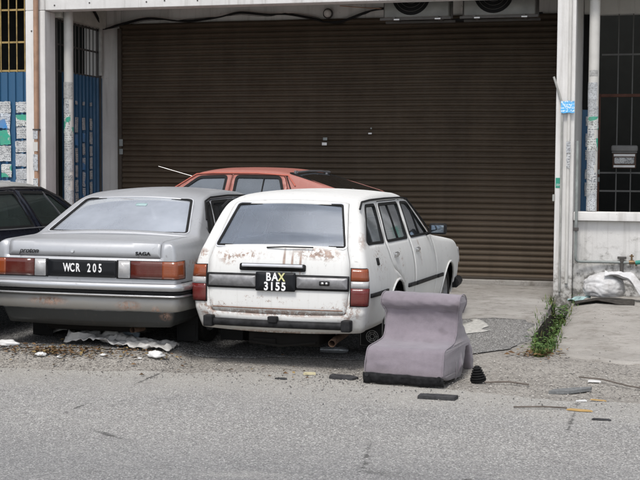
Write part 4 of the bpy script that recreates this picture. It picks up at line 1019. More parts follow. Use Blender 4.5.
# flyers on gates: each its own sub-part
fm = ['fly', 'fly', 'fly2', 'fly2', 'fly', 'fly2', 'flyblue', 'fly', 'fly2', 'flygreen']
def flat_flyer(p0, du, w, h, mat, parent, rot=0.):
    "slightly curled, torn rectangle on a flat face; du = unit vector along the face"
    o_ = H.location; n_ = Vector((du.y, -du.x, 0)); Vv = []; Fv = []; N = 5
    ph = random.random() * 9
    for j in range(N + 1):
        for i in range(N + 1):
            u = (i / N - .5) * w; v = (j / N - .5) * h
            if i in (0, N): u += .006 * noise.noise(Vector((ph, v * 30, 0)))
            if j in (0, N): v += .008 * noise.noise(Vector((ph + 5, u * 30, 0)))
            uu = u * math.cos(rot) - v * math.sin(rot); vv = u * math.sin(rot) + v * math.cos(rot)
            p = Vector(p0) + du * uu + Vector((0, 0, vv)) + n_ * (.002 + .003 * abs(noise.noise(Vector((ph, u * 9, v * 9)))))
            Vv.append(p - o_)
    for j in range(N):
        for i in range(N): a = j * (N + 1) + i; Fv.append((a, a + 1, a + N + 2, a + N + 1))
    return mesh_obj('flyer', Vv, Fv, mat, parent, smooth=False)
for col, x in enumerate((-8.36, -8.13)):
    z = 2.45
    while z > 1.0:
        h = random.uniform(.13, .21); flat_flyer((x + random.uniform(-.015, .015), YF + .075, z), Vector((1, 0, 0)), random.uniform(.15, .18), h, random.choice(fm), lg, random.uniform(-.08, .08)); z -= h + random.uniform(.005, .04)
for x in (-8.6, -8.86, -9.1): 
    for z in (2.3, 1.9, 1.5, 1.2): flat_flyer((x, YF + .075, z + random.uniform(-.1, .1)), Vector((1, 0, 0)), .17, .2, random.choice(fm), lg)
for y in (15.90, 16.13, 16.36, 16.6):
    z = 2.55
    flat_flyer((-7.735, y, z), Vector((0, 1, 0)), .07, .05, 'fly2', gg); z -= .2
    while z > 1.1:
        h = random.uniform(.12, .22); flat_flyer((-7.735, y, z - h / 2), Vector((0, 1, 0)), random.uniform(.08, .10), h, random.choice(fm[:3] + ['fly2', 'flyblue']), gg, random.uniform(-.06, .06)); z -= h + random.uniform(.01, .05)
# posts (plastic rain pipes) with flyers glued round them
def pipe(name, x, y, r, z0, z1, mat, flyers=(), parent=None):
    m = MB(); m.tube([(x, y, z0), (x, y, (z0 + z1) / 2), (x, y, z1)], r, 24); o = hm(m, name, mat, parent)
    for (za, zb, t0, t1, mt) in flyers:
        N = 9; o_ = H.location; Vv = []; Fv = []; rr = r + .002 + random.random() * .003; ph = random.random() * 20
        for j in range(4):
            for i in range(N + 1):
                t = R(t0 + (t1 - t0) * i / N); z = za + (zb - za) * j / 3 + (.012 * noise.noise(Vector((ph, i * 1.7, 0))) if j in (0, 3) else 0)
                Vv.append((x + math.cos(t) * rr - o_.x, y + math.sin(t) * rr - o_.y, z - o_.z))
        for j in range(3):
            for i in range(N): a = j * (N + 1) + i; Fv.append((a, a + 1, a + N + 2, a + N + 1))
        mesh_obj('flyer', Vv, Fv, mt, o, smooth=False)
    return o
def stack(z, zmin, a, greens=()):
    out = []
    while z > zmin:
        h = random.uniform(.07, .15); mt = random.choice(['fly', 'fly2', 'fly2'])
        for (g0, g1) in greens:
            if g0 < z < g1: mt = 'flygreen'
        w = random.uniform(60, 90); c = random.uniform(235, 300); out.append((z - h, z, c - w, c + w * .8, mt)); z -= h * random.uniform(.75, 1.0)
    return out
pipe('rain_pipe', -7.60, 15.62, .064, .12, 4.2, 'pvc', [(2.58, 2.80, 190, 350, 'greysmear')] + stack(2.56, .9, 0, [(2.1, 2.45)]))
pipe('rain_pipe', -.635, 15.42, .062, 1.16, 4.2, 'pvc', [(2.78, 2.85, 220, 320, 'greysmear')] + stack(2.70, 1.25, 0, [(2.2, 2.4), (1.95, 2.1)]))
bp_ = pipe('downpipe', -7.845, YF - .04, .034, .12, 7.2, 'brownpipe')
for za, zb, mt in ((2.02, 2.13, 'fly2'), (1.86, 1.98, 'pvc'), (1.60, 1.82, 'fly2'), (1.38, 1.50, 'fly'), (1.18, 1.34, 'stickwhite'), (1.02, 1.10, 'flyblue')):
    hb('flyer', mt, (-7.879, -7.811, YF - .0795, YF - .0765, za, zb), bev=0, parent=bp_)
hb('pipe_clip', 'bracket', (-7.885, -7.805, YF - .08, YF - .0, 2.135, 2.155), bev=.003, parent=bp_); hb('pipe_clip', 'bracket', (-7.885, -7.805, YF - .08, YF - .0, 3.9, 3.92), bev=.003, parent=bp_)
# conduits and stickers on the right pillar
m = MB(); m.tube([(-1.09, YF - .03, 2.76), (-.995, YF - .035, 2.47), (-.985, YF - .03, 2.40), (-.985, YF - .025, 1.6), (-.985, YF - .025, .2)], .013, 8); hm(m, 'conduit', 'greypipe', pl_right)
m = MB(); m.tube([(-.905, YF - .02, 4.5), (-.905, YF - .02, 2.0), (-.905, YF - .02, .3)], .020, 10); hm(m, 'conduit', 'pvc', pl_right)
def sticker(x0, x1, z0, z1, y, mat, par): flat_flyer(((x0 + x1) / 2, y, (z0 + z1) / 2), Vector((1, 0, 0)), x1 - x0, z1 - z0, mat, par)
sticker(-1.00, -.84, 2.33, 2.47, YF - .055, 'stickblue', pl_right)
s_ = hb('notice', 'stickgreen', (-1.05, -.985, YF - .004, YF + .001, 1.44, 1.56), bev=0, parent=pl_right)
text_mesh('notice_lettering', '228', .034, 'letters', s_, Matrix.Translation((-1.0175 + 4.4, -.0055, 1.475 - .1)) @ Matrix.Rotation(R(90), 4, 'X'), 1., .0005)
sticker(-.93, -.88, 1.86, 1.99, YF - .045, 'fly2', pl_right); sticker(-.925, -.885, 1.68, 1.84, YF - .045, 'fly', pl_right)
hb('hook', 'greypipe', (-1.085, -1.06, YF - .01, YF + .02, 1.28, 1.36), bev=.006, parent=pl_right)
# low wall of the next bay, window gate behind it
lw = hb('low_wall', 'plaster_wall', (-.837, 3.4, YF + .10, YF + .24, -.1, 1.048))
hb('ledge', 'plaster', (-.837, 3.4, YF + .02, YF + .30, 1.05, 1.155), parent=lw)
hb('pillar', 'plaster', (3.4, 3.7, YF, YF + .32, -.1, ZB))
hb('back_frame', 'plaster_in', (-.84, 6.6, YB, YB + .15, 3.70, 4.21))
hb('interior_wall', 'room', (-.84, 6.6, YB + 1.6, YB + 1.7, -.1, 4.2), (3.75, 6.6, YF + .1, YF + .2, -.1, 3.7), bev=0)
m = MB()
for i in range(20): m.box(-.395 + i * .185, -.381 + i * .185, YB - .02, YB - .006, .1, 3.70)
for z in (3.17, 1.62, 1.38, .7): m.box(-.60, 3.4, YB - .035, YB - .021, z - .011, z + .011)
gt = hm(m, 'window_gate', 'greybar')
hb('gate_frame', 'brownbar', (-.655, -.605, YB - .03, YB + .01, .1, 2.66), (-.603, 3.4, YB - .045, YB - .005, 2.615, 2.655), bev=.004, parent=gt)
hb('gate_hinge', 'galv', (-.625, -.60, YB - .045, YB - .033, 1.60, 1.66), (-.625, -.60, YB - .045, YB - .033, 1.50, 1.56), bev=.003, parent=gt)
sp = hb('side_panel', 'blue', (-.84, -.67, YB - .03, YB - .01, .1, 2.45), bev=0, parent=H); hb('side_panel', 'dark', (-.84, -.67, YB - .03, YB - .01, 2.453, 3.7), bev=0, parent=H)
for z in (2.3, 2.05, 1.85, 1.6, 1.4): flat_flyer((-.745, YB - .045, z), Vector((1, 0, 0)), .09, random.uniform(.12, .2), random.choice(['fly2', 'flyblue', 'fly', 'fly2']), sp)
# floor and closing walls inside the recess
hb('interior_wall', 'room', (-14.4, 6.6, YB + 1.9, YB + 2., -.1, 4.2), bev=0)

# water pipe with meter stem, tap and green hose
P_ = thing('water_pipe', (-.92, YF, .1), 0, 'grey water pipe running down the pillar and along the low wall to a tap', 'pipe')
def wp(m, name, mat): m.V = [(x + .92, y - YF, z - .1) for x, y, z in m.V]; return m.build(name, mat, P_)
yp = YF + .06
m = MB(); m.tube([(-.80, YF - .02, 2.0), (-.80, YF - .02, 1.2), (-.80, YF - .01, .62), (-.795, YF + .0, .585), (-.775, YF + .01, .566), (-.74, YF + .03, .560), (-.5, yp, .560), (-.16, yp, .560)], .017, 12); wp(m, 'supply_pipe', 'galv')
m = MB(); m.box(-.83, -.77, YF - .045, YF - .0, .93, .97, .004); wp(m, 'pipe_clip', 'bracket')
m = MB(); m.tube([(-.262, yp, .56), (-.262, yp, .60)], .026, 12); m.box(-.315, -.21, yp - .018, yp + .018, .60, .63, .008); m.tube([(-.262, yp, .56), (-.262, yp, .44)], .022, 12); wp(m, 'stop_valve', 'bracket')
m = MB(); m.tube([(-.268, yp, .45), (-.268, yp, .13)], .014, 10); wp(m, 'riser_pipe', 'brass')
m = MB(); m.tube([(-.18, yp, .565), (-.12, yp, .565)], .024, 12); m.tube([(-.15, yp, .57), (-.15, yp, .66)], .011, 10); m.box(-.175, -.125, yp - .008, yp + .008, .63, .645, .004); m.tube([(-.14, yp, .57), (-.10, yp, .55), (-.095, yp, .52)], .014); wp(m, 'tap', 'brass')
m = MB(); m.tube([(-.10, yp - .01, .56), (-.02, yp - .03, .575), (.1, yp - .05, .53), (.35, yp - .06, .35), (.6, yp - .1, .22), (1.0, yp - .15, .19)], .026, 12); wp(m, 'hose', 'hose')

# letter box on the gate
B_ = thing('letter_box', (-.29, YB - .05, 1.68), 0, 'brown letter box with a grey hood hanging on the window gate', 'letter box')
m = MB(); m.box(-.145, .155, -.10, -.0, .0, .20, .008); m.build('box', 'mailbrown', B_)
m = MB(); m.box(-.165, .175, -.13, -.0, .215, .30, .03); m.box(-.155, .165, -.11, 0, .20, .216, .003); m.build('hood', 'mailhood', B_)
m = MB(); m.box(-.13, .14, -.106, -.1005, .155, .185, .002); m.box(-.13, .14, -.106, -.1005, .012, .04, .002); m.build('white_band', 'whitebit', B_)
m = MB(); m.box(-.12, .13, -.1035, -.1005, .06, .14, .001); m.build('notice', 'fly', B_)

# air conditioners, lamp, cable under the beam
def aircon(x, w, label):
    T = thing('air_conditioner', (x, YF + .42, 3.53), 0, label, 'air conditioner', 'air conditioner units hung under the beam')
    m = MB(); m.box(0, w, 0, .32, .03, .60, .02); b = m.build('casing', 'ac', T)
    m = MB(); c = (w * .42, -.004, .30); m.lathe([(.001, .0), (.225, .0), (.235, -.006), (.245, -.002), (.245, .004)], 'y', c, 36); m.build('fan_opening', 'dark', b)
    m = MB()
    for rr in (.05, .1, .15, .2): m.tube([(c[0] + rr * math.cos(t), -.012, c[2] + rr * math.sin(t)) for t in [2 * math.pi * q / 30 for q in range(31)]], .003, 5, False)
    m.build('fan_grille', 'bracket', b)
    m = MB(); m.box(-.04, w + .04, -.06, -.02, -.01, .02, .003); m.box(-.04, w + .04, .30, .34, -.01, .02, .003)
    for q in (.12, w - .15): m.box(q, q + .04, -.08, .38, .003, .028, .003)
    m.build('bracket', 'bracket', T)
    for q in (-.03, w + .01):
        MB().box(q, q + .025, .12, .15, .02, .66).build('hanger', 'bracket', T)
    for q in (.14, w - .16): MB().box(q, q + .07, -.075, -.062, -.012, .004).build('bracket_foot', 'whitebit', T)
    return T
aircon(-3.25, .82, 'air conditioner unit hung under the beam, the one nearer the round lamp')
aircon(-2.24, .88, 'air conditioner unit hung under the beam, the one nearer the right pillar')
L_ = thing('ceiling_lamp', (-4.32, YB - .03, 3.80), 0, 'small round bulkhead lamp on the wall above the shutter', 'lamp')
m = MB(); m.lathe([(.001, -.10), (.03, -.095), (.05, -.07), (.055, -.04), (.05, -.01)], 'y', (0, 0, 0), 20); m.build('lamp_globe', 'pvc', L_)
m = MB(); m.lathe([(.062, -.045), (.07, -.03), (.07, 0), (.0, 0)], 'y', (0, 0, 0), 20); m.build('lamp_ring', 'bracket', L_)
def cable(pts, r=.011, sag=True, name='cable', label='', mat='cable', extra=0):
    m = MB(); Q = []
    P = [Vector(p) for p in pts]
    for k in range(1 + extra):
        Q = []
        for i in range(len(P) - 1):
            p0, p1, p2, p3 = P[max(0, i - 1)], P[i], P[i + 1], P[min(len(P) - 1, i + 2)]
            for q in range(8):
                t = q / 8; Q.append(.5 * ((2 * p1) + (p2 - p0) * t + (2 * p0 - 5 * p1 + 4 * p2 - p3) * t * t + (3 * p1 - p0 - 3 * p2 + p3) * t**3) + Vector((0, .01 * k, .018 * k * math.sin(i * 1.3 + q * .2))))
        Q.append(P[-1]); m.tube(Q, r * (1 - .35 * k), 7)
    o = m.build(name, mat); tag(o, label, 'cable'); return o
yc_ = YB - .06
cable([(-7.60, 15.9, 4.15), (-7.64, 16.6, 3.80), (-7.70, 16.92, 3.66), (-7.44, yc_, 3.72), (-7.0, yc_, 3.80), (-6.55, yc_, 3.75), (-6.3, yc_, 3.74), (-5.9, yc_, 3.79), (-5.6, yc_, 3.85), (-5.2, yc_, 3.81), (-4.9, yc_, 3.80), (-4.5, yc_ - .01, 3.72), (-4.35, yc_ - .02, 3.68), (-4.1, yc_, 3.70), (-3.8, yc_, 3.80), (-3.55, yc_, 3.84), (-3.3, 16.7, 3.78), (-3.1, 16.1, 3.58), (-2.2, 16.0, 3.57), (-1.3, 16.0, 3.62)], .012, label='black cables drooping along the lintel above the shutter', extra=2)
cable([(-4.15, yc_, 3.90), (-3.75, yc_, 3.86), (-3.3, yc_, 3.83)], .007, label='thin brown cable beside the round lamp', mat='brownpipe', name='thin_cable')
# ------------------------------------------------------------------ upholstered chair
def build_chair():
    T = thing('armless_chair', (-1.765, 9.31, .005), R(-7), 'discarded mauve armless chair with a rolled back, standing on the road behind the white estate', 'chair')
    pr = [(.0, .085), (.012, .18), (.050, .280), (.10, .298), (.24, .306), (.385, .322), (.440, .375), (.465, .48), (.455, .56), (.415, .60), (.405, .65), (.44, .695), (.52, .715), (.60, .690), (.635, .64), (.62, .56), (.625, .46), (.69, .40), (.81, .28), (.91, .12), (.95, .0), (.85, .0), (.80, .14), (.72, .27), (.65, .24), (.60, .08), (.57, .005), (.42, .012), (.2, .03)]
    P = roundpoly(pr, [.012, .05, .022, .03] + [.05] * (len(pr) - 4), 4); P = ccw(P)
    D = []
    for i in range(len(P)):
        a, b = P[i], P[(i + 1) % len(P)]; n = max(1, int(math.dist(a, b) / .022))
        for k in range(n): D.append((a[0] + (b[0] - a[0]) * k / n, a[1] + (b[1] - a[1]) * k / n))
    P = D; W = .31; xs_ = [-W, -W + .003, -W + .010, -W + .022] + [-W + .04 + (2 * W - .08) * i / 26 for i in range(27)] + [W - .022, W - .010, W - .003, W]
    ins = {0: .016, 1: .008, 2: .003, 3: .0005}; V = []; F = []; n = len(P)
    for j, x in enumerate(xs_):
        e = min(j, len(xs_) - 1 - j); Q = offs(P, ins.get(e, 0))
        u = x / W
        for (d, z) in Q:
            sp = 1.0 + .055 * smooth01((z - .52) / .12)
            # side flare of the seat front, wrinkles, sagging cover
            fl = 1 + .02 * smooth01((.34 - z) / .2) * smooth01((.35 - d) / .3)
            taper = .93 if z > .36 and z < .58 else 1.
            taper = 1 - .035 * smooth01((z - .30) / .04) * (1 - smooth01((z - .54) / .08))
            wx = x * sp * fl * taper
            nn = noise.noise(Vector((x * 5, d * 6, z * 6))) * .010 + noise.noise(Vector((x * 14, d * 22, z * 30 + x * 9))) * .005
            fold = .007 * math.exp(-((z - .58 - .012 * math.sin(x * 9)) / .010) ** 2) * (1 if d < .5 else 0)
            f2 = sum(.008 * math.exp(-((z - z0 - sl * x) / .012) ** 2) * smooth01((xc - u * sgn) / .5) for z0, sl, xc, sgn in ((.155, .12, .2, 1), (.215, .1, .0, 1), (.19, -.15, .1, -1))) if d < .12 else 0
            V.append((wx + (nn if e < 4 else 0), d + nn + fold + f2, max(.0, z * .94 + nn * .6 - .012 * (1 - u * u) * (1 if .1 < d < .4 and z > .3 else 0))))
    for j in range(len(xs_) - 1):
        for i in range(n):
            k = (i + 1) % n; F.append((j * n + i, (j + 1) * n + i, (j + 1) * n + k, j * n + k))
    tri = tessellate_polygon([[Vector((p[0], p[1], 0)) for p in P]])
    for t in tri: F.append(list(t)); F.append([(len(xs_) - 1) * n + q for q in reversed(t)])
    bm = bmesh.new(); bv = [bm.verts.new(v) for v in V]
    for f in F:
        try: bm.faces.new([bv[i] for i in f])
        except ValueError: pass
    bmesh.ops.recalc_face_normals(bm, faces=bm.faces); me = bpy.data.meshes.new('upholstery'); bm.to_mesh(me); bm.free()
    me.materials.append(M['mauve']); me.polygons.foreach_set('use_smooth', [True] * len(me.polygons)); me.set_sharp_from_angle(angle=R(60))
    o = bpy.data.objects.new('upholstery', me); C.objects.link(o); o.parent = T
    # torn black lining below the front edge and its side
    Vv = []; Ff = []; N = 44
    for i in range(N + 1):
        x = -.322 + .644 * i / N; e = .007 * noise.noise(Vector((x * 14, 0, 0)))
        for z, d in ((.088 + e * 1.2 - .010 * i / N, -.003), (.06, -.006 + e), (.03, .004 + e * 1.5), (max(.0, .006 + .035 * noise.noise(Vector((x * 9, 4, 0)))), .012 + e)): Vv.append((x, d, z))
    for i in range(N):
        for k in range(3): Ff.append((i * 4 + k, i * 4 + k + 1, (i + 1) * 4 + k + 1, (i + 1) * 4 + k))
    lo = mesh_obj('black_lining', Vv, Ff, 'blackcloth', T); solid(lo, .004, 1)
    for x in (-.29, .285): MB().tube([(x, -.014, .072), (x, .0, .072)], .017, 12).build('foot_stud', 'plastic', T)
    for (d_, z_, r_) in ((.452, .572, .003),):
        m = MB(); m.tube([((W - .006) * (-1 + 2 * k / 20), d_ - .003 + .003 * math.sin(k), z_ * .94 + .004 * math.sin(k * .7)) for k in range(21)], r_, 6); m.build('seam', 'mauve', T)
    # piping sewn along the side edges
    top = [p for p in P if not (p[1] < .08)]
    for sx in (-1, 1):
        m = MB(); pts = []
        k0 = min(range(len(P)), key=lambda i: math.dist(P[i], (.012, .10))); k1 = min(range(len(P)), key=lambda i: math.dist(P[i], (.63, .5)))
        seg = []; i = k0; stp = 1 if P[(k0 + 1) % len(P)][1] > P[k0][1] else -1
        while i != k1 and len(seg) < 400: seg.append(P[i]); i = (i + stp) % len(P)
        for (d, z) in seg[::2]:
            sp = 1.0 + .055 * smooth01((z - .52) / .12); fl = 1 + .02 * smooth01((.34 - z) / .2) * smooth01((.35 - d) / .3); tp = 1 - .035 * smooth01((z - .30) / .04) * (1 - smooth01((z - .54) / .08))
            pts.append((sx * (W - .004) * sp * fl * tp, d + (.002 if d > .3 else -.0), z * .94))
        m.tube(pts, .0045, 6); m.build('piping', 'mauve', T)
    # loose flap of cloth hanging at the side
    Vv = []; Ff = []
    for j in range(9):
        for i in range(13):
            u = i / 12; v = j / 8
            d = .36 + .17 * u; z = .19 - (.15 + .05 * math.sin(u * 7)) * v + .03 * u
            x = .312 + .012 * math.sin(u * 7 + v * 3) * v + .02 * v * u
            Vv.append((x, d, max(.004, z)))
    for j in range(8):
        for i in range(12): a = j * 13 + i; Ff.append((a, a + 1, a + 14, a + 13))
    fo = mesh_obj('loose_cover_flap', Vv, Ff, 'mauve', T); solid(fo, .006, 1)
build_chair()
# black ribbed rubber boot
m = MB(); prof = [(.001, 0), (.060, 0), (.064, .012)]
for i, r in enumerate((.062, .056, .050, .043, .036)): z = .015 + i * .019; prof += [(r - .016, z), (r, z + .006), (r, z + .012), (r - .016, z + .017)]
prof += [(.022, .112), (.018, .118), (.001, .118)]
o = m.lathe(prof, 'z', n=24).build('rubber_bellows', 'rubber'); o.location = (-1.235, 9.66, .012); o.rotation_euler = (R(4), R(-6), 0); tag(o, 'small black ribbed rubber boot standing on the road right of the mauve chair', 'car part')

# ------------------------------------------------------------------ sack, cloth, board by the wall
def lump(name, loc, sc, mat, seed, amp=.16, fr=2.2, label='', cat='', rz=0, folds=0, parent=None, sub=5):
    bm = bmesh.new(); bmesh.ops.create_icosphere(bm, subdivisions=sub, radius=1)
    for v in bm.verts:
        p = v.co.copy(); n_ = noise.noise(p * fr + Vector((seed, 0, 0))) * amp + noise.noise(p * fr * 2.6 + Vector((0, seed, 0))) * amp * .4
        r_ = (1 - min(1, abs(noise.noise(Vector((p.x * 1.8, p.y * 1.8, p.z * 2.6)) + Vector((seed, 3, 1)))) * 6)) * folds * .55 + abs(noise.noise(p * 5 + Vector((seed, 3, 1)))) * folds * .25
        v.co = p * (1 + n_ - r_)
        if v.co.z < -.55: v.co.z = -.55 - (v.co.z + .55) * -.15
    for v in bm.verts: v.co = Vector((v.co.x * sc[0], v.co.y * sc[1], (v.co.z + .6) * sc[2]))
    me = bpy.data.meshes.new(name); bm.to_mesh(me); bm.free(); me.materials.append(M[mat]); me.polygons.foreach_set('use_smooth', [True] * len(me.polygons))
    o = bpy.data.objects.new(name, me); C.objects.link(o); o.location = loc; o.rotation_euler = (0, 0, rz)
    if parent: o.parent = parent
    if label: tag(o, label, cat)
    return o
gs = lambda x, y: G(x, y) + .006
lump('white_sack', (-.455, 14.82, gs(-.45, 14.8) + .035), (.25, .20, .175), 'sack', 3, .10, 1.6, 'stuffed white woven sack lying against the low wall', 'sack', folds=.09)
def cloth(name, fn, nu, nv, mat, label=None, cat=None, th=.004, group=None):
    V = [fn(i / nu, j / nv) for j in range(nv + 1) for i in range(nu + 1)]; k = nu + 1
    o = mesh_obj(name, V, [(j * k + i, j * k + i + 1, (j + 1) * k + i + 1, (j + 1) * k + i) for j in range(nv) for i in range(nu)], mat, sharp=80); solid(o, th, 0)
    if label: tag(o, label, cat, group)
    return o
def drape(u, v):
    "loose end of woven cloth thrown over the sack and falling to the right"
    x = -.42 + .60 * u; ridge = .33 - .05 * u - .30 * smooth01((u - .42) / .55)
    y = 14.74 + .20 * (v - .5) + .03 * math.sin(u * 8) - .10 * u
    z = ridge + .035 * math.sin(v * 9 + u * 6) - .10 * abs(v - .45) + .02 * noise.noise(Vector((u * 7, v * 7, 2)))
    return (x + .06 * (v - .5), y, max(gs(x, y) + .01, gs(x, y) + z))
cloth('white_cloth', drape, 30, 18, 'sack', 'white woven cloth draped from the sack to the ground', 'cloth')
def board(u, v):
    x = -.76 + .66 * u; y = 14.40 + .30 * v - .10 * u + .02 * math.sin(u * 7); return (x, y, gs(x, y) + .022 + .02 * math.sin(u * 5 + v * 2) * (1 - v) + .01 * noise.noise(Vector((u * 6, v * 6, 0))))
cloth('cardboard_sheet', board, 20, 8, 'card', 'flattened dark cardboard under the white sack', 'cardboard', .014)
def cy(u, v):
    x = -.86 + .26 * u; y = 14.72 + .16 * v; return (x, y, gs(x, y) + .03 + .05 * u * v + .02 * math.sin(u * 9 + v * 5))
cloth('plastic_wrapper', cy, 12, 8, 'cyanbit', 'crumpled pale blue plastic left of the white sack', 'wrapper')

# ------------------------------------------------------------------ litter
def slab_bit(name, pts, x, y, th, mat, rz, label, cat, group=None, tilt=(0, 0), z=None):
    Q = ccw(pts); n = len(Q); V = [(a, b, 0) for a, b in Q] + [(a * .98, b * .98, th) for a, b in Q]
    F = [tuple(reversed(range(n))), tuple(range(n, 2 * n))] + [(i, (i + 1) % n, n + (i + 1) % n, n + i) for i in range(n)]
    o = mesh_obj(name, V, F, mat, smooth=False); o.location = (x, y, (G(x, y) + .004) if z is None else z); o.rotation_euler = (tilt[0], tilt[1], rz); tag(o, label, cat, group); return o
slab_bit('slate_piece', [(-.14, -.03), (.13, -.05), (.15, .04), (.0, .06), (-.13, .05)], -1.43, 8.87, .022, 'tile', .05, 'flat dark grey offcut lying in front of the mauve chair', 'rubbish', tilt=(.05, 0))
slab_bit('rubber_mat_piece', [(-.11, -.03), (.08, -.05), (.12, .02), (.05, .06), (-.10, .05)], -2.28, 9.50, .020, 'tile', .1, 'crumpled black rubber scrap at the left foot of the mauve chair', 'rubbish', tilt=(.08, .05))
slab_bit('broken_board', [(-.17, -.05), (-.02, -.07), (.16, .02), (.18, .07), (.02, .05), (-.12, .01)], -.52, 9.42, .022, 'tile2', .25, 'dark broken board on the ground at the right, pointing up to the stick', 'rubbish', tilt=(.04, -.03))
def stick(name, pts, r, mat, label, cat='stick', group=None):
    m = MB(); m.tube([(x, y, G(x, y) + z) for x, y, z in pts], r, 7); o = m.build(name, mat); tag(o, label, cat, group); return o
stick('long_stick', [(-.48, 9.93, .02), (-.30, 9.86, .028), (-.1, 9.70, .02), (.15, 9.58, .015)], .006, 'wood', 'long thin stick at the right edge with a white scrap at its end')
stick('short_stick', [(-.86, 8.66, .012), (-.66, 8.70, .018), (-.50, 8.73, .012)], .006, 'wood', 'short dark stick touching the orange scrap')
stick('twig', [(-1.18, 9.62, .01), (-1.0, 9.64, .02), (-.84, 9.60, .012)], .007, 'wood', 'dark twig just right of the ribbed rubber boot')
slab_bit('orange_scrap', [(-.08, -.02), (.02, -.03), (.10, -.01), (.07, .02), (-.06, .02)], -.42, 8.70, .008, 'orange', -.15, 'torn orange scrap on the road beside the short stick', 'rubbish')
slab_bit('white_scrap', [(-.05, -.02), (.05, -.02), (.04, .02), (-.04, .025)], -.36, 9.86, .012, 'whitebit', .1, 'white paper scrap on the end of the long stick', 'rubbish')
slab_bit('white_chip', [(-.04, -.015), (.04, -.012), (.03, .015)], -.42, 9.06, .01, 'whitebit', .2, 'small white chip on the road between the broken board and the orange scrap', 'rubbish')
slab_bit('yellow_chip', [(-.06, -.01), (.06, -.012), (.04, .012), (-.05, .015)], -.30, 9.12, .006, 'orange', -.2, 'thin yellow shaving right of the small white chip', 'rubbish')
slab_bit('yellow_block', [(-.05, -.015), (.05, -.01), (.045, .02), (-.04, .025)], -2.58, 9.60, .018, 'pale', .2, 'pale yellow foam crumb on the road below the bumper of the white estate', 'rubbish')
slab_bit('black_scrap', [(-.05, -.012), (.05, -.015), (.02, .012)], -2.74, 9.34, .012, 'tile', .1, 'small black scrap left of the pale yellow crumb', 'rubbish')
slab_bit('dark_patch_scrap', [(-.06, -.02), (.07, -.015), (.05, .02), (-.05, .02)], -.26, 8.42, .006, 'tile', 0, 'small dark flake nearest the bottom right of the photo', 'rubbish')
m = MB(); m.tube([(-2.70, 10.42, .055), (-2.62, 10.42, .058), (-2.50, 10.43, .055), (-2.46, 10.43, .055)], [.028, .033, .032, .012], 14); o = m.build('plastic_bottle', 'bottle'); o.location = (0, 0, G(-2.6, 10.4) - .01); tag(o, 'clear plastic bottle lying under the back of the white estate', 'bottle')
# plastic sheet, packet and papers under the silver car's tail
def psheet(u, v):
    x = -4.86 + 1.02 * u; y = 9.86 + .24 * v - .10 * u + .03 * math.sin(u * 6)
    z = .015 + .05 * (1 - u) * abs(math.sin(u * 5 + v * 3)) + .05 * v * (1 - .5 * u) + .045 * noise.noise(Vector((u * 14, v * 6, 1))) + .02 * noise.noise(Vector((u * 34, v * 15, 1))); y += .03 * noise.noise(Vector((u * 10, 0, v * 2)))
    return (x, y, G(x, y) + .012 + abs(z))
cloth('plastic_sheet', psheet, 44, 12, 'sheet', 'long crumpled grey plastic sheet on the ground behind the silver saloon', 'plastic sheet')
o = MB().box(-.12, .12, -.02, .02, 0, .085, .01).build('blue_packet', 'bluebit'); o.location = (-4.42, 10.16, G(-4.4, 10.1) + .03); o.rotation_euler = (R(-35), R(6), .1); tag(o, 'flattened pale blue packet behind the long plastic sheet', 'packet')
lump('paper_ball', (-3.90, 9.60, G(-3.9, 9.6) + .0), (.075, .05, .035), 'whitebit', 5, .3, 2, 'crumpled white tissue at the right end of the long plastic sheet', 'rubbish', folds=.3, sub=3)
lump('carrier_bag', (-5.32, 9.72, G(-5.3, 9.7) + .0), (.11, .05, .035), 'whitebit', 8, .3, 2, 'small white plastic bag on the ground below the left end of the silver bumper', 'plastic bag', folds=.3, sub=3)
def wedge(u, v):
    x = -5.40 + .34 * u; y = 10.34 + .12 * v; return (x, y, G(x, y) + .015 + .09 * u * (1 - abs(v - .5)) + .01 * math.sin(u * 9))
cloth('cloth_scrap', wedge, 14, 8, 'sheet', 'pale cloth scrap under the silver saloon, left of its plastic sheet', 'rubbish')
for i, (x, y, s) in enumerate(((-4.90, 9.52, .05), (-4.36, 9.58, .03), (-4.72, 9.50, .028), (-4.02, 9.55, .02))):
    lb = ['flat white wrapper in the leaf litter, the largest there', 'white crumb in the leaf litter midway along the plastic sheet', 'small white crumb right beside the flat wrapper in the leaf litter', 'tiny white crumb left of the crumpled tissue'][i]
    lump('white_litter', (x, y, G(x, y)), (s, s * .6, s * .4), 'whitebit', 11 + i, .3, 2, lb, 'rubbish', folds=.3, sub=3)

# leaf litter, weeds and grit: nobody could count them
def scatter(name, n, pos, shape, mats, label, cat):
    V = []; F = []; mi = []
    for i in range(n):
        x, y, dz = pos(); vs, fs = shape(); k = len(V); c = random.randrange(len(mats))
        V += [(x + a, y + b, G(x, y) + dz + c_) for a, b, c_ in vs]; F += [tuple(q + k for q in f) for f in fs]; mi += [c] * len(fs)
    o = mesh_obj(name, V, F, mats, mi=mi, smooth=False); tag(o, label, cat); return kind(o, 'stuff')
def leaf(s=.03):
    a = random.random() * 6.3; l = s * random.uniform(.5, 1.3); w = l * random.uniform(.3, .6); t = random.uniform(-.5, .5) * l; ca, sa = math.cos(a), math.sin(a)
    P = [(-l, 0, 0), (0, -w, abs(t) + .004), (l, 0, t * .4 + .006), (0, w, .004)]
    return [(x * ca - y * sa, x * sa + y * ca, z + .004) for x, y, z in P], [(0, 1, 2), (0, 2, 3)]
def pl_():
    r = random.random()
    if r < .45: x = random.gauss(-4.55, .34); y = random.gauss(9.66, .08)
    elif r < .62: x = random.uniform(-6.2, -2.4); y = random.gauss(9.62, .22)
    else: x = random.gauss(-4.85, .22); y = random.gauss(9.60, .05)
    return x, y, .008
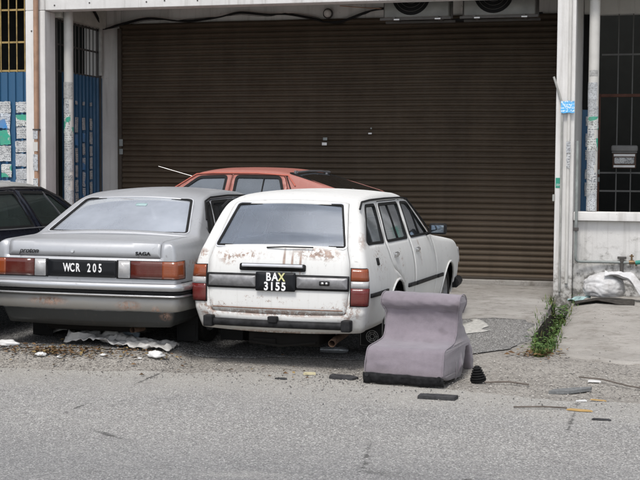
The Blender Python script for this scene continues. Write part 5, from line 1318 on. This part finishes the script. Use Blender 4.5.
scatter('leaf_litter', 620, pl_, lambda: leaf(.022), ['leaf0', 'leaf1', 'leaf2', 'leaf3'], 'brown leaf litter gathered in the gutter behind the silver saloon', 'leaves')
scatter('leaf_litter', 110, lambda: (random.gauss(-.88, .10), random.gauss(10.95, .16), .012), lambda: leaf(.03), ['leaf0', 'leaf3', 'leaf1'], 'dead leaves at the near end of the grassy drain', 'leaves')
def stone():
    s = random.choice((.003, .003, .004, .005, .006, .007, .009)); a = random.random() * 3
    P = [(s * math.cos(a + k * 1.57) * random.uniform(.7, 1.2), s * math.sin(a + k * 1.57) * random.uniform(.7, 1.2), 0) for k in range(4)] + [(0, 0, s * random.uniform(.4, .7))]
    return P, [(0, 1, 4), (1, 2, 4), (2, 3, 4), (3, 0, 4)]
def ps():
    r = random.random()
    if r < .45: return random.uniform(-2.6, .6), random.gauss(9.6, .55), .004
    if r < .93: return random.uniform(-6.5, -2), random.gauss(9.40, .25), .004
    return random.uniform(-1.2, .6), random.uniform(10, 14.8), .008
scatter('loose_grit', 7500, ps, stone, ['grit0', 'grit0', 'grit1', 'grit2', 'tile'], 'loose stones and grit scattered along the edge of the road', 'grit')
def blade():
    a = random.random() * 6.28; h = random.uniform(.03, .10); l = h * random.uniform(.2, .9); w = random.uniform(.003, .006); ca, sa = math.cos(a), math.sin(a)
    return [(-w * sa, w * ca, 0), (w * sa, -w * ca, 0), (l * .3 * ca - w * .8 * sa, l * .3 * sa + w * .8 * ca, h * .6), (l * .3 * ca + w * .8 * sa, l * .3 * sa - w * .8 * ca, h * .6), (l * ca, l * sa, h)], [(0, 1, 3, 2), (2, 3, 4)]
def pg():
    r = random.random()
    if r < .45: y = random.gauss(11.35, .30)
    elif r < .8: y = random.uniform(11.5, 14.9)
    else: y = random.gauss(14.85, .2)
    y = max(10.85, min(15.1, y)); w = sinterp(y, [(a, d) for a, _, d in TR]); c = sinterp(y, [(a, b) for a, b, _ in TR])
    x = random.gauss(c, w * .30 + .01); return x, y, -.012 - trench(x, y)
scatter('drain_grass', 3000, pg, blade, ['grass0', 'grass1', 'grass2', 'grass3'], 'green grass and weeds growing along the drain beside the driveway', 'grass')
def wleaf():
    vs, fs = leaf(.022); h = random.uniform(.02, .15); return [(x, y, z + h) for x, y, z in vs], fs
def pw():
    y = random.choice((random.gauss(14.95, .12), random.gauss(11.25, .2), random.gauss(13.2, .6))); y = max(10.9, min(15.12, y)); c = sinterp(y, [(a, b) for a, b, _ in TR]); x = random.gauss(c, .055); return x, y, -.02 - trench(x, y) * .7
scatter('drain_weeds', 900, pw, wleaf, ['grass0', 'grass1', 'grass3'], 'broad leaved weeds in the drain by the pillar foot', 'weeds')

# ------------------------------------------------------------------ street opposite (behind the camera, only seen in reflections)
# ------------------------------------------------------------------ light and camera
w = bpy.data.worlds.new('World'); scene.world = w; w.use_nodes = True; nt = w.node_tree
sky = nt.nodes.new('ShaderNodeTexSky'); sky.sky_type = 'NISHITA'; sky.sun_disc = False
EL, AZ = 60, 186   # sun high behind the photographer's right shoulder, veiled by cloud
sky.sun_elevation = R(EL); sky.sun_rotation = R(AZ); sky.dust_density = 2; sky.air_density = .7; sky.ozone_density = .6
hs = nt.nodes.new('ShaderNodeHueSaturation'); hs.inputs['Saturation'].default_value = .38
nt.links.new(sky.outputs[0], hs.inputs['Color']); bg = nt.nodes['Background']; tcw = nt.nodes.new('ShaderNodeTexCoord'); mpw = nt.nodes.new('ShaderNodeMapping'); mpw.inputs['Scale'].default_value = (1, 1, 2.2); nzw = nt.nodes.new('ShaderNodeTexNoise'); nzw.inputs['Scale'].default_value = 2.6; nzw.inputs['Detail'].default_value = 6; nzw.inputs['Roughness'].default_value = .58
nt.links.new(tcw.outputs['Generated'], mpw.inputs[0]); nt.links.new(mpw.outputs[0], nzw.inputs['Vector']); mr = nt.nodes.new('ShaderNodeMapRange')
for i_, v_ in enumerate((.36, .64, .55, 1.6)): mr.inputs[1 + i_].default_value = v_
nt.links.new(nzw.outputs[0], mr.inputs[0]); vm = nt.nodes.new('ShaderNodeVectorMath'); vm.operation = 'SCALE'; nt.links.new(hs.outputs[0], vm.inputs[0]); nt.links.new(mr.outputs[0], vm.inputs['Scale'])   # broken cloud cover
nt.links.new(vm.outputs[0], bg.inputs[0]); bg.inputs[1].default_value = .13
sun = bpy.data.lights.new('sun', 'SUN'); sun.energy = 1.5; sun.angle = R(14); sun.color = (1, .965, .92)
so = bpy.data.objects.new('sun', sun); C.objects.link(so)
az = R(AZ); d = Vector((math.sin(az) * math.cos(R(EL)), math.cos(az) * math.cos(R(EL)), math.sin(R(EL))))
so.rotation_euler = d.to_track_quat('Z', 'Y').to_euler()
cam = bpy.data.cameras.new('camera'); co = bpy.data.objects.new('camera', cam); C.objects.link(co); scene.camera = co
cam.sensor_width = 36; cam.lens = 36 * 1250 / 640; cam.clip_end = 1500; cam.clip_start = .1
psi, pit, roll = R(14.6), math.atan(72 / 1250), .006
fv = Vector((-math.sin(psi) * math.cos(pit), math.cos(psi) * math.cos(pit), -math.sin(pit))); rv = Vector((math.cos(psi), math.sin(psi), 0)); uv = rv.cross(fv)
Rv = rv * math.cos(roll) + uv * math.sin(roll); Uv = uv * math.cos(roll) - rv * math.sin(roll)
co.matrix_world = Matrix(((Rv.x, Uv.x, -fv.x, 0), (Rv.y, Uv.y, -fv.y, 0), (Rv.z, Uv.z, -fv.z, 1.66), (0, 0, 0, 1)))
vs = scene.view_settings; vs.view_transform = 'Standard'; vs.look = 'None'; vs.gamma = 1; vs.exposure = .68; vs.use_curve_mapping = False
scene.render.engine = 'CYCLES'; scene.cycles.max_bounces = 8; scene.cycles.transparent_max_bounces = 16; scene.cycles.use_denoising = True
